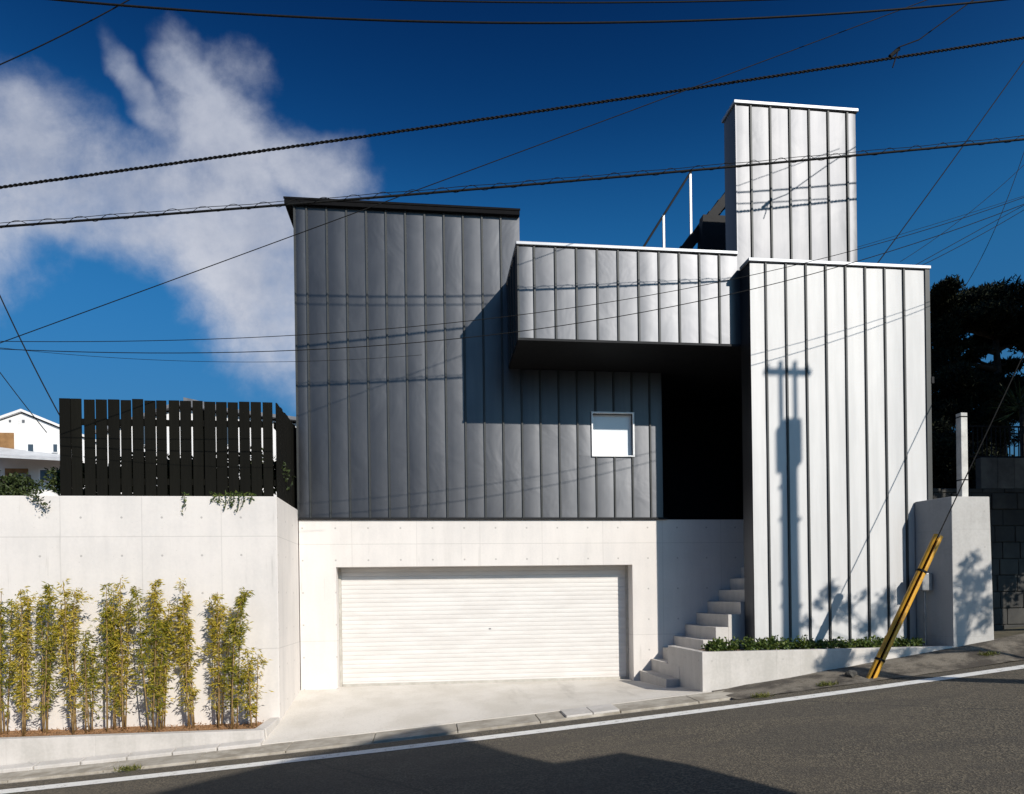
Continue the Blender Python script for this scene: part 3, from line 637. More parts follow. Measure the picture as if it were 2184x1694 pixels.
for dx_ in (-.36, .36, -.13, .13): MB().tube([(px0+dx_, py0, T_[2]+.04), (px0+dx_, py0, T_[2]+.14)], [.03, .02], 8).build('insulator', 'steel_grey', sp_)
for k, zz in enumerate((zt2-.35, zt2-.9, zt2-2.0, zt2-2.4)): MB().box(px0-.19, px0+(.20 if k % 2 else .14), py0-.03, py0+.03, zz, zz+.04).build('step_bolt', 'steel_grey', sp_)

def wire(name, pts, a, b, r, label, cat='cable', n=60, ext=(0, 0), style=None, deg=2, group=None):
    Q = np.array([PL(x, y, a, b) for x, y in pts]); c = np.polyfit(Q[:, 0], Q[:, 2], deg)
    x0, x1 = Q[:, 0].min()-ext[0], Q[:, 0].max()+ext[1]
    X = np.linspace(x0, x1, n); Pp = [(x, a+b*x, float(np.polyval(c, x))) for x in X]
    mid_ = Pp[n//2]
    if style == 'twist':
        o = thing(name, mid_, label, cat, group)
        m_ = int((x1-x0)/.018); X = np.linspace(x0, x1, m_)
        for ph in (0, math.pi):
            MB().tube([(x, a+b*x+math.cos(x*46+ph)*r*.62, float(np.polyval(c, x))+math.sin(x*46+ph)*r*.62) for x in X], r*.72, 5).build('strand', 'black_cable', o, smooth=True)
    elif style == 'spiral':
        o = thing(name, mid_, label, cat, group)
        MB().tube(Pp, r, 8).build('cable', 'black_cable', o, smooth=True)
        MB().tube([(p[0], p[1], p[2]+.052+.006*math.sin(p[0]*5)) for p in Pp], .0045, 5).build('messenger_wire', 'black_cable', o)
        m_ = int((x1-x0)/.03); X = np.linspace(x0, x1, m_); ww = 2*math.pi/.43
        MB().tube([(x, a+b*x+math.sin(x*ww)*.03, float(np.polyval(c, x))+.022+.042*math.cos(x*ww)+.004*math.sin(x*2.3)) for x in X], .0042, 4).build('spiral_hanger', 'black_cable', o)
    else:
        o = MB().tube(Pp, r, 6).build(name, 'black_cable', base=mid_, smooth=True); tag(o, label, cat, group)
    return o
WA, WB = -3.03, -.052
wire('overhead_cable', [(0, 485), (610, 437), (780, 420), (1105, 395), (1430, 370), (1700, 345), (2184, 296)], WA, WB, .017, 'thick cable in a wire spiral hanger passing just above the main roof', style='spiral', ext=(9, 1.6), n=90)
wire('overhead_cable', [(0, 400), (400, 345), (780, 288), (1105, 245), (1440, 197), (1900, 122), (2184, 82)], WA-.15, WB, .017, 'twisted black cable running above the spiral hung cable and past the tower top', style='twist', ext=(9, 1.6))
wire('overhead_cable', [(150, 2), (430, 22), (730, 44), (1090, 51), (1500, 42), (1800, 25), (2100, 6)], -3.6, -.03, .014, 'smooth black cable sagging high above both the roof and the tower', ext=(4, 2.))
wire('overhead_wire', [(760, -2), (1100, 4), (1560, 3), (1900, -12)], -3.9, -.03, .010, 'thin black wire highest of all above the house', ext=(8, 2))
wire('overhead_wire', [(0, 730), (300, 624), (620, 505), (780, 447), (1150, 310), (1440, 198), (1980, 0)], -3.4, -.03, .006, 'thin wire climbing steeply across the main volume towards the tower', ext=(3, 1))
wire('overhead_wire', [(0, 138), (140, 72), (275, 0)], -3.4, .0, .0075, 'thin wire slanting across the sky above the cloud', ext=(2, 3))
wire('overhead_wire', [(0, 727), (310, 728), (620, 720), (985, 682), (1110, 671), (1550, 598), (1830, 535), (2184, 420)], -3.25, -.05, .0048, 'upper of two thin wires drooping across the bridge panels', ext=(8, 1.6), deg=3)
wire('overhead_wire', [(0, 742), (300, 755), (620, 755), (985, 713), (1110, 705), (1550, 632), (1830, 560), (2184, 434)], -3.25, -.05, .0056, 'lower of two thin wires drooping across the bridge panels', ext=(8, 1.6), deg=3)
wire('overhead_wire', [(0, 742), (300, 766), (620, 772), (900, 757)], -3.35, -.05, .003, 'faint thin wire below the two drooping wires left of the main volume', ext=(3, 0))
wire('guy_wire', [(4, 640), (60, 757), (125, 882)], 4., .0, .014, 'steep wire descending behind the end of the wooden fence', ext=(3, .3))
wire('guy_wire', [(4, 800), (75, 892)], 8., .0, .012, 'short steep wire above the white neighbouring house', ext=(3, .3))
wire('service_wire', [(2184, 130), (2030, 345), (1875, 557)], 2.2, .05, .013, 'heavy service wire dropping behind the tall seamed wall from the upper right', ext=(.2, 4))
wire('service_wire', [(2184, 352), (2060, 460), (1935, 549)], 3., .05, .007, 'thin service wire dropping gently behind the tall seamed wall', ext=(.2, 4))
wire('service_wire', [(2184, 438), (2080, 495), (1968, 557)], 3.4, .05, .009, 'upper of a close pair of service wires behind the tall seamed wall', ext=(.3, 4))
wire('service_wire', [(2184, 448), (2090, 502), (1985, 557)], 3.4, .05, .009, 'lower of a close pair of service wires behind the tall seamed wall', ext=(.3, 4))
wire('service_wire', [(2184, 325), (2130, 470), (2058, 612)], 4.2, .05, .008, 'thin wire falling steeply into the dark pine', ext=(.3, 4))
wire('service_wire', [(1830, 527), (2000, 476), (2184, 418)], 5., .05, .006, 'faint wire rising from the tower foot over the pine', ext=(.3, 4))
# clamp and drop wire on the twisted cable
c0 = PL(1908, 112, WA-.15, WB)
cl = thing('cable_clamp', tuple(c0), 'cable clamp with a slack drop wire on the twisted cable', 'clamp')
MB().tube([c0+[-.08, 0, -.07], c0+[.07, 0, .06]], .028, 8).build('body', 'black_cable', cl)
MB().tube([c0+[-.05, -.02, -.25], c0+[.02, -.02, -.05], c0+[.06, -.02, .07], PL(1960, 85, WA-.15, WB), PL(2065, 8, WA-.15, WB), PL(2180, -70, WA-.15, WB)], .009, 6).build('drop_wire', 'black_cable', cl)
# yellow guard on the stay wire
def on_shoulder(x, y):
    d = ray(x, y); t_ = 2.
    while t_ < 40:
        P_ = CAM+d*t_
        if P_[2] < zs(P_[0], P_[1]): return P_
        t_ += .005
G0 = on_shoulder(1858, 1447)
gtop = PL(2001, 1143, G0[1], 0.)
sd = gtop-G0; stay_top = G0+sd*((PR[2]+8.3-G0[2])/sd[2])
gd = thing('stay_guard', tuple(G0), 'weathered yellow plastic guard leaning over the road edge by the planter', 'guard')
def cshape(P0, P1, r, a0, a1, th, name, m, parent, n=10):
    t_ = (P1-P0)/np.linalg.norm(P1-P0); a = np.cross(t_, [0, 1., 0]); a /= np.linalg.norm(a); b_ = np.cross(t_, a); o = MB()
    for P_ in (P0, P1):
        for rr in (r, r-th):
            for i in range(n+1):
                w = math.radians(a0+(a1-a0)*i/n); o.v.append(tuple(P_+(a*math.cos(w)+b_*math.sin(w))*rr))
    k = n+1
    for i in range(n):
        o.f += [(i, i+1, 2*k+i+1, 2*k+i), (k+i+1, k+i, 3*k+i, 3*k+i+1), (2*k+i, 2*k+i+1, 3*k+i+1, 3*k+i), (i+1, i, k+i, k+i+1)]
    o.f += [(0, 2*k, 3*k, k), (n, k+n, 3*k+n, 2*k+n)]
    return o.build(name, m, parent, smooth=False)
sdn = sd/np.linalg.norm(sd)
cshape(G0-sdn*.05, gtop, .070, 78, 408, .006, 'cover', 'yellow_plastic', gd, 14)
cshape(G0-sdn*.02, G0+sd*.97, .052, 100, 380, .004, 'inner_cover', 'yellow_plastic', gd, 10)
for q in (.12, .74): cshape(G0+sd*q, G0+sd*q+sdn*.035, .076, -170, 170, .004, 'band', 'black_cable', gd, 14)
tag(MB().tube([G0-sdn*.1, stay_top], .009, 6).build('stay_wire', 'black_cable', base=tuple(G0)), 'stay wire running up from the yellow guard to the pole', 'wire')
# drain cover at the apron edge
dc = PY(1255, 1545, -3.0)
dx0, dx1 = PY(1200, 1550, -3.0)[0], PY(1312, 1537, -3.0)[0]
dcv = thing('drain_cover', ((dx0+dx1)/2, -3., zr(dc[0])), 'pale concrete drain cover let into the gutter in front of the garage', 'drain cover')
for k in range(2):
    a_, c_ = dx0+(dx1-dx0)*k/2+.006, dx0+(dx1-dx0)*(k+1)/2-.006
    MB().hexa([(a_, -3.28, zr(a_)), (c_, -3.28, zr(c_)), (c_, -2.8, zr(c_)), (a_, -2.8, zr(a_))], [(a_, -3.28, zr(a_)+.042), (c_, -3.28, zr(c_)+.042), (c_, -2.8, zr(c_)+.055), (a_, -2.8, zr(a_)+.055)]).build('slab', 'concrete_low', dcv, bevel=.008)

# ------------------------------------------------------------------ plants
BAMB = [(8, 1262, 34, 1, 'b'), (52, 1256, 40, 0, 'a'), (96, 1248, 44, 1, 'a'), (160, 1238, 46, 0, 'b'), (192, 1345, 34, 1, 'c'), (236, 1246, 46, 1, 'a'), (268, 1234, 42, 0, 'a'),
        (325, 1250, 42, 1, 'a'), (345, 1236, 44, 0, 'b'), (410, 1244, 40, 0, 'a'), (465, 1262, 46, 0, 'a'), (500, 1226, 40, 1, 'arch'), (540, 1385, 54, 0, 'tip')]
BL = ['bamboo at the outer end of the row beside a slender airy one', 'slender airy bamboo with yellow leaves beside the clump at the bed end', 'green bamboo with a rounded top next to the wide gap in the row',
      'bamboo with loose sprays branching sideways near its top, after the wide gap', 'short dark green bamboo half hidden between two tall clumps', 'broad leafy bamboo rising behind a short dark one', 'tall yellow bamboo with a pointed tip joined to the broadest clump',
      'bamboo with dark stems left of its taller twin in the middle of the row', 'tall narrow bamboo with a pointed tip in the middle of the row', 'solitary slim bamboo with a bare lower stem', 'pale yellow bamboo beside the arching one', 'tall bamboo whose tip arches over towards the garage', 'low bushy bamboo at the bed end near the garage']
for i, (bxp, byp, wpx, grn, shp) in enumerate(BAMB):
    yb = -2.1+random.uniform(-.12, .12); B0 = PY(bxp, 1553, yb); T0 = PY(bxp, byp, yb); H = T0[2]-(PZ-.04); zb = PZ-.045; x0 = B0[0]; wd = wpx*2/FPX*10.9*.43
    t = thing('bamboo', (x0, yb, zb), BL[i], 'bamboo', 'bamboo planted against the retaining wall')
    nc = 4 if shp != 'c' else 3; Pl, Dl = [], []
    for c_ in range(nc):
        a0 = rng.uniform(-wd*.45, wd*.45); lean = rng.uniform(-.22, .22); hh = H*(1. if c_ == 0 else rng.uniform(.72, .97))
        pts = []
        for s_ in np.linspace(0, 1, 9):
            bx_ = x0+a0*(.35+.65*s_)+lean*s_*.6; 
            if shp == 'arch' and c_ < 3: bx_ += .28*max(0, s_-.55)**1.5*2.2
            zz = zb+hh*s_*(1 if not (shp == 'arch') else 1-.10*max(0, s_-.8)/.2)
            pts.append((bx_, yb+rng.normal()*.012+(c_-1.5)*.05, zz))
        MB().tube(pts, [.013-.009*s_ for s_ in np.linspace(0, 1, 9)], 5).build('culm', 'culm', t, smooth=True)
        pa = np.array(pts)
        nb = int(56*hh/2*rng.uniform(.65, 1.25))
        for k in range(nb):
            s_ = .10+.90*rng.random()**.62; j = min(7, int(s_*8)); q = pa[j]*(1-(s_*8-j))+pa[j+1]*(s_*8-j)
            env = (.35+.65*math.sin(math.pi*min(1, .18+s_*.75)))*(1.15 if shp != 'tip' else 1.5)*(.35+1.05*max(0., math.sin(s_*13+i*2.3+c_*1.7))**.7)
            an = rng.uniform(0, 2*math.pi); ln = wd*.55*env*rng.uniform(.3, 1.)
            dr = np.array([math.cos(an), math.sin(an)*.5, .55]); tip = q+dr*ln
            m_ = 10
            for u in rng.uniform(.25, 1.05, m_): Pl.append(q+(tip-q)*u+rng.normal(size=3)*.02); Dl.append([dr[0]*.7, dr[1]*.7, -.25])
        if shp == 'b' and c_ == 0 and i == 3:
            for sgn in (-1, 1):
                for k in range(90):
                    u = rng.random(); q = pa[7]+[sgn*.35*u, 0, .10*math.sin(u*3)-.04]; Pl.append(q+rng.normal(size=3)*.035); Dl.append([sgn, 0, -.2])
    MB().leaves(Pl, .068, .0155, dirs=Dl, curl=.2).build('foliage', 'bamboo_leaf_green' if grn else 'bamboo_leaf', t)

def leaf_cloud(cent, rad, n, shell=.5):
    d = rng.normal(size=(n, 3)); d /= np.linalg.norm(d, axis=1)[:, None]; r_ = (shell+(1-shell)*rng.random((n, 1)))
    return np.array(cent)+d*r_*np.array(rad)
# ground cover in the right planter
Pl = []
for k in range(150):
    x = rng.uniform(QX0+.2, QX1-.35); y = rng.uniform(-2.45, -2.0); hgt = rng.uniform(.06, .20)*(1.2 if x < 4.6 else .9)
    Pl.append(leaf_cloud((x, y, QZ-.02+hgt*.5), (.09, .09, hgt*.6), 42, .3))
Pl = np.vstack(Pl); gc = MB().leaves(Pl, .055, .032, up=.4).build('ground_cover', 'ground_leaf'); kind(gc, 'stuff')
gc['label'] = 'low leafy ground cover filling the right planter'; gc['category'] = 'ground cover'
# weeds and litter on the shoulder
for i, (wx_, wy_, lab) in enumerate([(1625, 1487, 'pale grass tuft in the gutter at the planter corner'), (1765, 1463, 'low weeds at the road edge between planter corner and yellow guard'), (275, 1643, 'small weed tuft on the gutter below the bamboo bed'), (2110, 1398, 'weeds at the foot of the concrete pier')]):
    w0 = on_shoulder(wx_, wy_) if i else on_shoulder(wx_, wy_)
    Pw = np.array([w0+[max(-.16, min(.16, rng.normal()*.08)), rng.normal()*.03, 0] for _ in range(190)])
    tag(MB().leaves(Pw, .075, .010, up=1.1).build('weed', 'weed_leaf', base=tuple(w0)), lab, 'weed')
r0_ = on_shoulder(1815, 1444)
def rock(name, c, r, m, lab, cat):
    bm = bmesh.new(); bmesh.ops.create_icosphere(bm, subdivisions=2, radius=r)
    for v in bm.verts: v.co *= 1+random.uniform(-.22, .22); v.co.z *= .8
    me = bpy.data.meshes.new(name); bm.to_mesh(me); bm.free(); me.materials.append(MATS[m]); o = bpy.data.objects.new(name, me); COL.objects.link(o); o.location = (c[0], c[1], c[2]+r*.5); return tag(o, lab, cat)
rock('stone', r0_, .085, 'dark_stone', 'dark stone lying beside the foot of the yellow guard', 'stone')
# trailing plants on the wall top
for i, (a_, b_, lab) in enumerate([(388, 396, 'single thin vine strand trailing over the wall below the fence'), (448, 536, 'cluster of green vines hanging over the wall near its corner')]):
    x0, x1 = PY(a_, 1058, -1.78)[0], PY(b_, 1058, -1.78)[0]; t = thing('trailing_vine', ((x0+x1)/2, -1.7, WZT), lab, 'vine')
    Pl = []; 
    for s_ in range(1 if i == 0 else 8):
        xx = x0+(x1-x0)*(s_+.5)/(1 if i == 0 else 8)+rng.normal()*.02; L = rng.uniform(.08, .30) if i else .26
        pts = [(xx, -1.60, WZT+.03), (xx+.01, -1.765, WZT+.025), (xx+.015, -1.79, WZT-L*.5), (xx+rng.normal()*.02, -1.785, WZT-L)]
        MB().tube(pts, .004, 4).build('stem', 'stem', t)
        for p_, q_ in zip(pts[:-1], pts[1:]):
            for u in rng.random(10): Pl.append(np.array(p_)*(1-u)+np.array(q_)*u+rng.normal(size=3)*[.018, .01, .018])
    if i:
        for _ in range(140): Pl.append([rng.uniform(x0-.05, x1+.03), rng.uniform(-1.74, -1.6), WZT+rng.uniform(.0, .07)])
    MB().leaves(Pl, .045, .022, up=-.2).build('foliage', 'ground_leaf', t)
def shrub(name, cent, rad, n, m, lab, L=.07, Wd=.04, cat='shrub', group=None, stem_to=None):
    base = (cent[0], cent[1], stem_to if stem_to is not None else cent[2]-rad[2])
    t = thing(name, base, lab, cat, group)
    b = MB()
    for _ in range(7):
        q = np.array(cent)+rng.normal(size=3)*np.array(rad)*.5; mid_ = (np.array(base)+q)/2+rng.normal(size=3)*.05
        b.tube([base, mid_, q], [.018, .012, .005], 5)
    b.build('stem', 'bark', t)
    Pl = []
    for _ in range(max(5, n//220)):
        c_ = leaf_cloud(cent, np.array(rad)*.85, 1, .45)[0]; Pl.append(leaf_cloud(c_, np.array(rad)*.38, 220, .25))
    MB().leaves(np.vstack(Pl), L, Wd).build('foliage', m, t); return t
s_ = PY(30, 1045, -1.4); shrub('shrub', (s_[0]-.25, -1.35, WZT+.18), (.62, .3, .30), 3600, 'shrub_leaf', 'dark leafy shrub spilling over the wall end beside the fence', .06, .035, stem_to=WZT-.1)
t = thing('trailing_vine', (PY(85, 1070, -1.78)[0], -1.7, WZT), 'leafy branch drooping over the wall beside the dark shrub', 'vine')
v0, v1, v2 = PY(50, 1052, -1.7), PY(80, 1062, -1.82), PY(98, 1085, -1.84)
MB().tube([v0, v1, v2], .005, 4).build('stem', 'stem', t)
MB().leaves([v0+(v1-v0)*u+rng.normal(size=3)*.03 for u in rng.random(50)]+[v1+(v2-v1)*u+rng.normal(size=3)*.03 for u in rng.random(50)], .05, .028).build('foliage', 'shrub_leaf', t)
for i, (xx, rr, hh, lab) in enumerate([(200, .75, .5, 'green shrub behind the fence near its outer end'), (330, .8, .6, 'tall dark shrub behind the middle of the fence'), (420, .6, .5, 'small dark shrub behind the fence beside the tallest one'), (520, .8, .6, 'dark shrub behind the fence near the main volume')]):
    c_ = PY(xx, 1000, -.75); shrub('garden_shrub', (c_[0], -.75, 3.2+hh), (rr, .4, hh), 4200, 'shrub_leaf', lab, .075, .045, group='shrubs behind the fence', stem_to=3.15)
# fallen leaves in the bamboo bed
b = MB().leaves([[rng.uniform(-9, PX1-.1), rng.uniform(-2.43, -1.78), PZ-.02+rng.random()*.02] for _ in range(1500)], .05, .012)
kind(b.build('fallen_leaves', 'leaf_litter'), 'stuff')

# ------------------------------------------------------------------ the dark bank and pine on the right
w0 = PY(2126, 1200, .6)[0]
bank = thing('stone_wall', (10., .6, .6), 'dark stone retaining wall in shade beyond the pier', 'wall')
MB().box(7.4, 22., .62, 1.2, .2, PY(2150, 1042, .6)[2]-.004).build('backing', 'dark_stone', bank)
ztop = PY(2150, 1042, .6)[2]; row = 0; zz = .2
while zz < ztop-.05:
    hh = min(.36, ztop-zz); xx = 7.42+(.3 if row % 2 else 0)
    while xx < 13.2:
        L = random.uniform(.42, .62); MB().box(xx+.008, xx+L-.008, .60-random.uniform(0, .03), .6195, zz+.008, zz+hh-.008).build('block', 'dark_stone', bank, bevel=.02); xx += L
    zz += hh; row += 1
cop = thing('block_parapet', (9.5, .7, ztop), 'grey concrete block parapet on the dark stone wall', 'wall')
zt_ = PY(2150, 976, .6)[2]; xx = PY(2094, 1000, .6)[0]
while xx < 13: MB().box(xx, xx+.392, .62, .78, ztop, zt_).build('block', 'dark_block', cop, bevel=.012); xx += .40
rl = thing('iron_railing', (9.5, .7, zt_), 'dark iron railing standing on the block parapet', 'railing')
zr1 = PY(2150, 908, .6)[2]; xa = PY(2072, 940, .6)[0]
for zz in (zr1, zt_+.03): MB().box(xa, 13., .68, .715, zz-.018, zz+.018).build('rail', 'dark_metal', rl)
xx = xa
while xx < 12.8: MB().box(xx, xx+.018, .688, .706, zt_+.05, zr1-.019).build('bar', 'dark_metal', rl); xx += .11

def tree(name, base, trunk, limbs, pads, leaf, L, Wd, lab, cat='tree', up=.2, bark='bark', lr=.07):
    t = thing(name, base, lab, cat)
    MB().tube(trunk[0], trunk[1], 9).build('trunk', bark, t, smooth=True)
    for l_ in limbs: MB().tube(l_, [lr*(1-.75*i/(len(l_)-1)) for i in range(len(l_))], 6).build('limb', bark, t, smooth=True)
    Pl = [leaf_cloud(c_, r_, n_, .15) for c_, r_, n_ in pads]
    MB().leaves(np.vstack(Pl), L, Wd, up=up).build('crown', leaf, t); return t
# pine: layered pads set from the photograph, about 7 m behind the wall
yp = 5.5; padpx = [(2150, 625, 95, 38), (2075, 640, 75, 26), (2020, 655, 45, 30), (2105, 670, 85, 32), (2035, 695, 60, 26), (2160, 690, 60, 34), (2010, 740, 40, 34), (2130, 720, 55, 22), (2180, 735, 45, 40), (2020, 800, 52, 30), (2060, 835, 65, 34), (2125, 815, 60, 26), (2165, 845, 50, 26),
    (2010, 860, 50, 30), (2075, 880, 60, 26), (2240, 640, 80, 60), (2250, 760, 80, 60), (2120, 868, 55, 30), (2000, 700, 25, 40), (1998, 900, 40, 40), (2060, 770, 30, 12), (2100, 915, 70, 30), (2170, 925, 60, 34), (2000, 630, 30, 20), (2060, 660, 60, 34), (2140, 660, 70, 40), (2000, 770, 30, 40), (2040, 820, 60, 40), (2100, 850, 70, 40), (2160, 880, 60, 50), (2010, 930, 50, 50), (2070, 950, 60, 40), (2130, 790, 40, 16), (2185, 690, 50, 50)]
pads = []; limbs = []
tb = PY(2130, 1000, yp); tb[2] = 3.9
ttop = PY(2120, 650, yp)
for (a_, b_, rx_, ry_) in padpx:
    c_ = PY(a_, b_, yp+random.uniform(-.6, .6)); k = (c_[1]-CAM[1])/FPX
    for _ in range(5):
        d_ = np.array([random.uniform(-.6, .6)*rx_*k, random.uniform(-.5, .5), random.uniform(-.4, .4)*ry_*k])
        pads.append((c_+d_, (rx_*k*.5, .6, ry_*k*.6), 620))
    tz = max(tb[2]+.4, c_[2]-.35); tx_ = tb[0]+(ttop[0]-tb[0])*(tz-tb[2])/(ttop[2]-tb[2])
    limbs.append([(tx_, yp, tz), ((tx_+c_[0])/2, (yp+c_[1])/2, (tz+c_[2])/2+.08), tuple(c_)])
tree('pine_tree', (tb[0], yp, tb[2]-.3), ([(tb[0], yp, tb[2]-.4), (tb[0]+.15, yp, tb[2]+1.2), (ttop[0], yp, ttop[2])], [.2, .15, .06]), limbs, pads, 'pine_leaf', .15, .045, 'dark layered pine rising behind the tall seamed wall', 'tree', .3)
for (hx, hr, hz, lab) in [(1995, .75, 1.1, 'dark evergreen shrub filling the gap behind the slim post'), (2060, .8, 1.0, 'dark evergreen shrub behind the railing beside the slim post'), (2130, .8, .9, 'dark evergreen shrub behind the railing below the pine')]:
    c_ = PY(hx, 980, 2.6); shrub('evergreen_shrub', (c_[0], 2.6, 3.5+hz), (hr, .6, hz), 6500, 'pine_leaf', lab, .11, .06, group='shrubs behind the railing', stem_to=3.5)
# fan palm low at the right edge
fc = PY(2172, 868, 3.2); t = thing('palm', (fc[0]+.15, 3.2, 3.6), 'dark spiky palm fronds in front of the pine above the railing', 'palm')
MB().tube([(fc[0]+.15, 3.2, 3.5), (fc[0]+.12, 3.2, fc[2])], [.09, .07], 8).build('trunk', 'bark', t)
Pl, Dl = [], []
for k in range(26):
    an = math.pi*(k+.5)/26*1.5-.5
    for q in range(4):
        dv = np.array([-math.cos(an), rng.normal()*.35, math.sin(an)*.8]); Pl.append(fc+rng.normal(size=3)*.05); Dl.append(dv)
b = MB(); Dl = np.array(Dl); b.leaves(Pl, .62, .035, dirs=Dl*3, curl=.15); b.build('frond', 'shrub_leaf', t)

# trees out of view: tall ones added to shade the bank, one speckling the pier
def shade_tree(base, h, cr, cz, n, lab, leaf='shrub_leaf', L=.10, Wd=.06):
    x, y, z = base; pads = []; limbs = []
    for _ in range(n):
        c_ = leaf_cloud((x, y, z+cz), (cr*.8, cr*.8, (h-cz)*.75), 1, .35)[0]; pads.append((c_, (cr*.3, cr*.3, cr*.24), 260)); 
        if random.random() < .35: limbs.append([(x, y, z+cz*.6), tuple((np.array([x, y, z+cz*.8])+c_)/2), tuple(c_)])
    return tree('unseen_tree', base, ([(x, y, z-.2), (x+.05, y, z+cz*.5), (x, y, z+cz)], [.16, .12, .05]), limbs, pads, leaf, L, Wd, lab)
shade_tree((12.5, -2.6, zs(12.5, -2.6)), 13.0, 2.7, 6.6, 150, 'tall leafy tree out of view, added to shade the bank beyond the pier', L=.16, Wd=.10)
shade_tree((17.5, 0., 2.), 14.0, 3.4, 8.0, 110, 'second tall leafy tree out of view, added up the road to shade the pine', L=.16, Wd=.10)
# small roadside tree over the road: only its crown speckles the pier and the foot of the tall wall
pads = []; limbs = []
for (sx, sy, pl, r_, n_) in [(1770, 1262, YR, .20, 150), (1800, 1300, YR, .24, 190), (1880, 1310, YR, .26, 240), (1890, 1275, YR, .18, 120), (1745, 1290, YR, .10, 50), (2060, 1205, -2.6, .16, 80), (2085, 1250, -2.6, .22, 170), (2065, 1300, -2.6, .22, 180), (2095, 1330, -2.6, .18, 90), (2060, 1240, -2.6, .2, 150), (1760, 1420, -2.6, .22, 150), (1800, 1405, -2.6, .2, 120), (1930, 1395, -2.6, .14, 70), (2105, 1225, -2.6, .14, 70), (1850, 1340, YR, .2, 140), (2050, 1340, -2.6, .16, 70), (2080, 1190, -2.6, .12, 45), (2100, 1290, -2.6, .2, 110), (2045, 1275, -2.6, .14, 60), (1840, 1270, YR, .1, 40), (1720, 1330, YR, .12, 50), (1860, 1400, -2.6, .12, 50), (1980, 1392, -2.6, .14, 60)]:
    q = PY(sx, sy, pl); tt_ = 7.6+q[1]*1.; c_ = q+SUNV*(8.1+q[1]); pads.append((c_, (r_, r_, r_*.8), n_))
cc = np.mean([p_[0] for p_ in pads], 0); tbx = (cc[0]+.9, cc[1]-.6, zr(cc[0]+.9))
for p_ in pads: limbs.append([(tbx[0]-.05, tbx[1]+.05, cc[2]-.7), tuple((np.array(tbx)*[1, 1, 0]+[0, 0, cc[2]-.2]+p_[0])/2), tuple(p_[0])])
tree('unseen_tree', tbx, ([tbx, (tbx[0]+.05, tbx[1], cc[2]-1.2), (tbx[0]-.05, tbx[1]+.05, cc[2]+.2)], [.07, .055, .02]), [[l_[0], l_[1], l_[2]] for l_ in limbs], pads, 'shrub_leaf', .085, .05, 'small roadside tree across the road', lr=.022)

# ------------------------------------------------------------------ neighbouring houses
yn = 17.
hn = thing('neighbour_house', tuple(PY(60, 1060, yn)), 'white house with a low gable and brown shutters beyond the wall end', 'house')
def nb(a_, b_, y=yn): q = PY(a_, b_, y); return (q[0], q[2])
gz = [nb(-160, 1120), nb(210, 1120), nb(210, 948), nb(48, 882), nb(-160, 950)]
MB().prism_y(gz, yn, yn+8).build('wall', 'house_white', hn)
pk = nb(48, 879); le = nb(-172, 955); re = nb(222, 950)
for A_, B2 in ((pk, re), (le, pk)):
    MB().prism_y([A_, B2, (B2[0], B2[1]+.10), (A_[0], A_[1]+.10)], yn-.12, yn+8.2).build('roof', 'house_white', hn)
def rect(x0, y0, x1, y1, m, name, parent, yy, th=.05):
    a_ = PY(x0, y1, yy); c_ = PY(x1, y0, yy); return MB().box(a_[0], c_[0], yy-th, yy-.002, a_[2], c_[2]).build(name, m, parent)
w_ = rect(-4, 924, 30, 962, 'brown_shutter', 'shutter', hn, yn)
for q in [(58, 946, 73, 966)]:
    f_ = rect(*q, 'white_frame', 'window', hn, yn, .06); rect(q[0]+2, q[1]+2, q[2]-2, q[3]-2, 'glass_dark', 'pane', f_, yn-.06, .01)
f_ = rect(112, 946, 124, 966, 'white_frame', 'window', hn, yn, .06); rect(114, 948, 122, 964, 'glass_dark', 'pane', f_, yn-.06, .01)
for q in [(20, 896, 24, 900), (48, 896, 53, 901)]: rect(*q, 'roof_grey', 'vent', hn, yn, .04)
a_, c_ = PY(-60, 958, yn-1.2), PY(140, 985, yn-1.2)
lw = MB().hexa([(a_[0], yn-1.4, PY(-60, 975, yn-1.2)[2]), (c_[0], yn-1.4, c_[2]), (c_[0], yn-.01, c_[2]+.35), (a_[0], yn-.01, PY(-60, 965, yn-1.2)[2]+.35)],
               [(a_[0], yn-1.4, PY(-60, 970, yn-1.2)[2]), (c_[0], yn-1.4, c_[2]+.07), (c_[0], yn-.01, c_[2]+.42), (a_[0], yn-.01, PY(-60, 960, yn-1.2)[2]+.42)]).build('lean_to_roof', 'roof_pale', hn)
rect(12, 1000, 60, 1018, 'brown_shutter', 'shutter', hn, yn); rect(38, 1014, 66, 1048, 'roof_grey', 'air_conditioner', hn, yn, .4)
f_ = rect(84, 1001, 140, 1026, 'white_frame', 'window', hn, yn, .06)
for x_ in (86, 107): rect(x_, 1003, x_+19, 1024, 'glass_dark', 'pane', f_, yn-.06, .01)
# pale house behind the fence
y2 = 13.
h2 = thing('neighbour_house', tuple(PY(430, 1060, y2)), 'pale house with a grey roof showing over and between the fence pickets', 'house')
g2 = lambda a_, b_: nb(a_, b_, y2)
MB().prism_y([g2(225, 1120), g2(640, 1120), g2(640, 905), g2(382, 872), g2(225, 925)], y2, y2+7).build('wall', 'house_white', h2)
pk, le, re = g2(382, 868), g2(208, 928), g2(660, 903)
MB().prism_y([g2(380, 880), g2(470, 890), g2(468, 858), g2(381, 839)], y2+.5, y2+5).build('clerestory', 'roof_grey', h2)
for A_, B2 in ((pk, re), (le, pk)): MB().prism_y([A_, B2, (B2[0], B2[1]+.12), (A_[0], A_[1]+.12)], y2-.25, y2+7.2).build('roof', 'roof_grey', h2)
for q in [(300, 905, 330, 950), (470, 905, 505, 950)]:
    f_ = rect(*q, 'white_frame', 'window', h2, y2, .06); rect(q[0]+2, q[1]+2, q[2]-2, q[3]-2, 'glass_dark', 'pane', f_, y2-.06, .01)
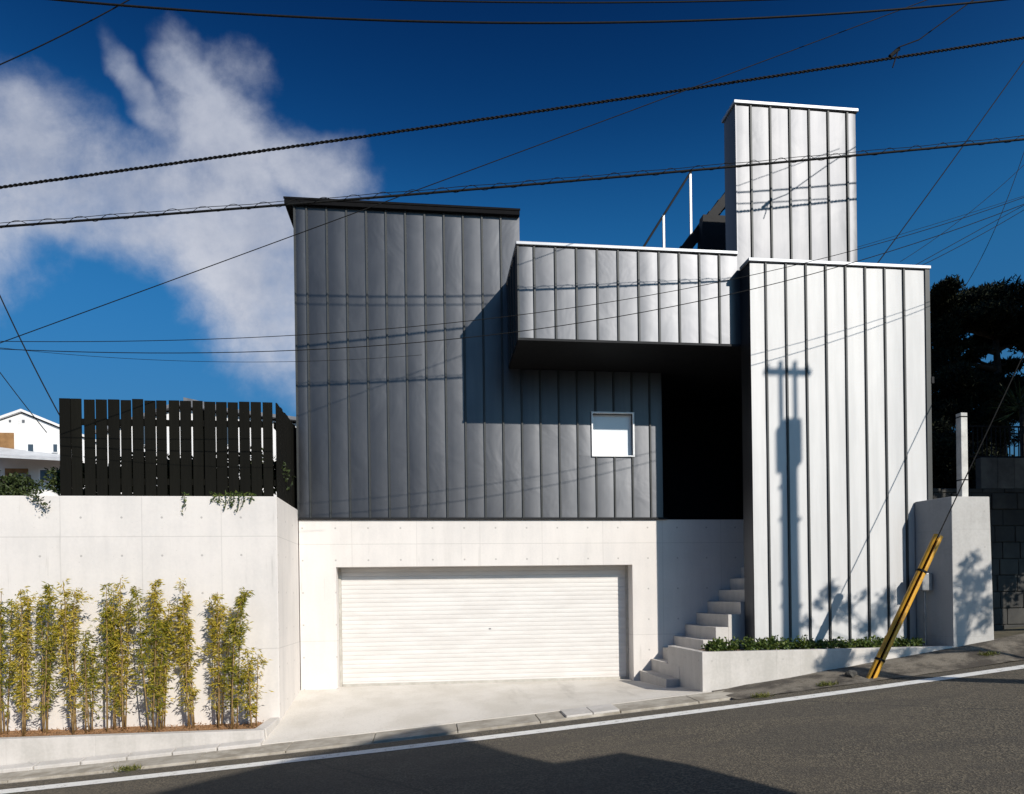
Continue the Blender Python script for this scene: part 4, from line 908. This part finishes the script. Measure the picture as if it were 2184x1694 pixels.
# houses over the road, behind the camera: their roof line throws the shadow on the asphalt
def opp(y, prof, under, depth, lab, m):
    zb = zr(prof[-1][0]); t = thing('opposite_house', (prof[-1][0], y, zb), lab, 'house')
    poly = [(prof[0][0], zb-1)]+[(under[-1][0], zb-1)]+[(x, z) for x, z in under[::-1]]+[(x, z) for x, z in prof[::-1]]
    MB().prism_y(poly, y-depth, y).build('wall', m, t)
    for (xa_, za_), (xb_, zb_) in zip(prof[:-1], prof[1:]): MB().prism_y([(xa_, za_), (xb_, zb_), (xb_, zb_+.06), (xa_, za_+.06)], y-depth-.05, y+.06).build('roof', 'roof_grey', t)
    for k in range(3):
        x_ = prof[0][0]+(prof[-1][0]-prof[0][0])*(.2+.27*k); f_ = MB().box(x_-.7, x_+.7, y+.001, y+.05, zb+1.2, zb+2.4).build('window', 'white_frame', t); MB().box(x_-.64, x_+.64, y+.051, y+.06, zb+1.26, zb+2.34).build('pane', 'glass_dark', f_)
    return t
def cast(p, y): t_ = (p[1]-y)/1.; q = np.array(p)+t_*SUNV; return (float(q[0]), float(q[2])-.06)
YA, YB2 = -16., -13.6
pa_ = [cast(p, YA) for p in [(-4.731, -4.934, -.53), (-3.307, -3.831, -.422), (-1.853, -2.834, -.308), (-1.50, -2.72, -.283)]]
left = (pa_[0][0]-7, pa_[0][1]-2.4)
ua_ = [cast(p, YA) for p in [(-1.165, -3.781, -.252), (-.68, -4.941, -.212), (-.206, -5.804, -.172)]]
opp(YA, [left]+pa_, ua_, 8., 'pale house across the road with a roof rising to one corner', 'house_plaster')
pb_ = [cast(p, YB2) for p in [(-.33, -5.55, -.19), (-.206, -5.804, -.172), (.10, -5.78, -.14), (.56, -5.70, -.106)]]
ub_ = [cast(p, YB2) for p in [(.968, -6.383, -.071), (1.469, -7.806, -.027)]]
opp(YB2, [(pb_[1][0]-1.2, pb_[1][1]-.25), pb_[1], pb_[2], pb_[3]], ub_, 2.2, 'low side building across the road beside the pale house', 'house_plaster')
for o in list(bpy.data.objects):
    if '_base' in o: del o['_base']
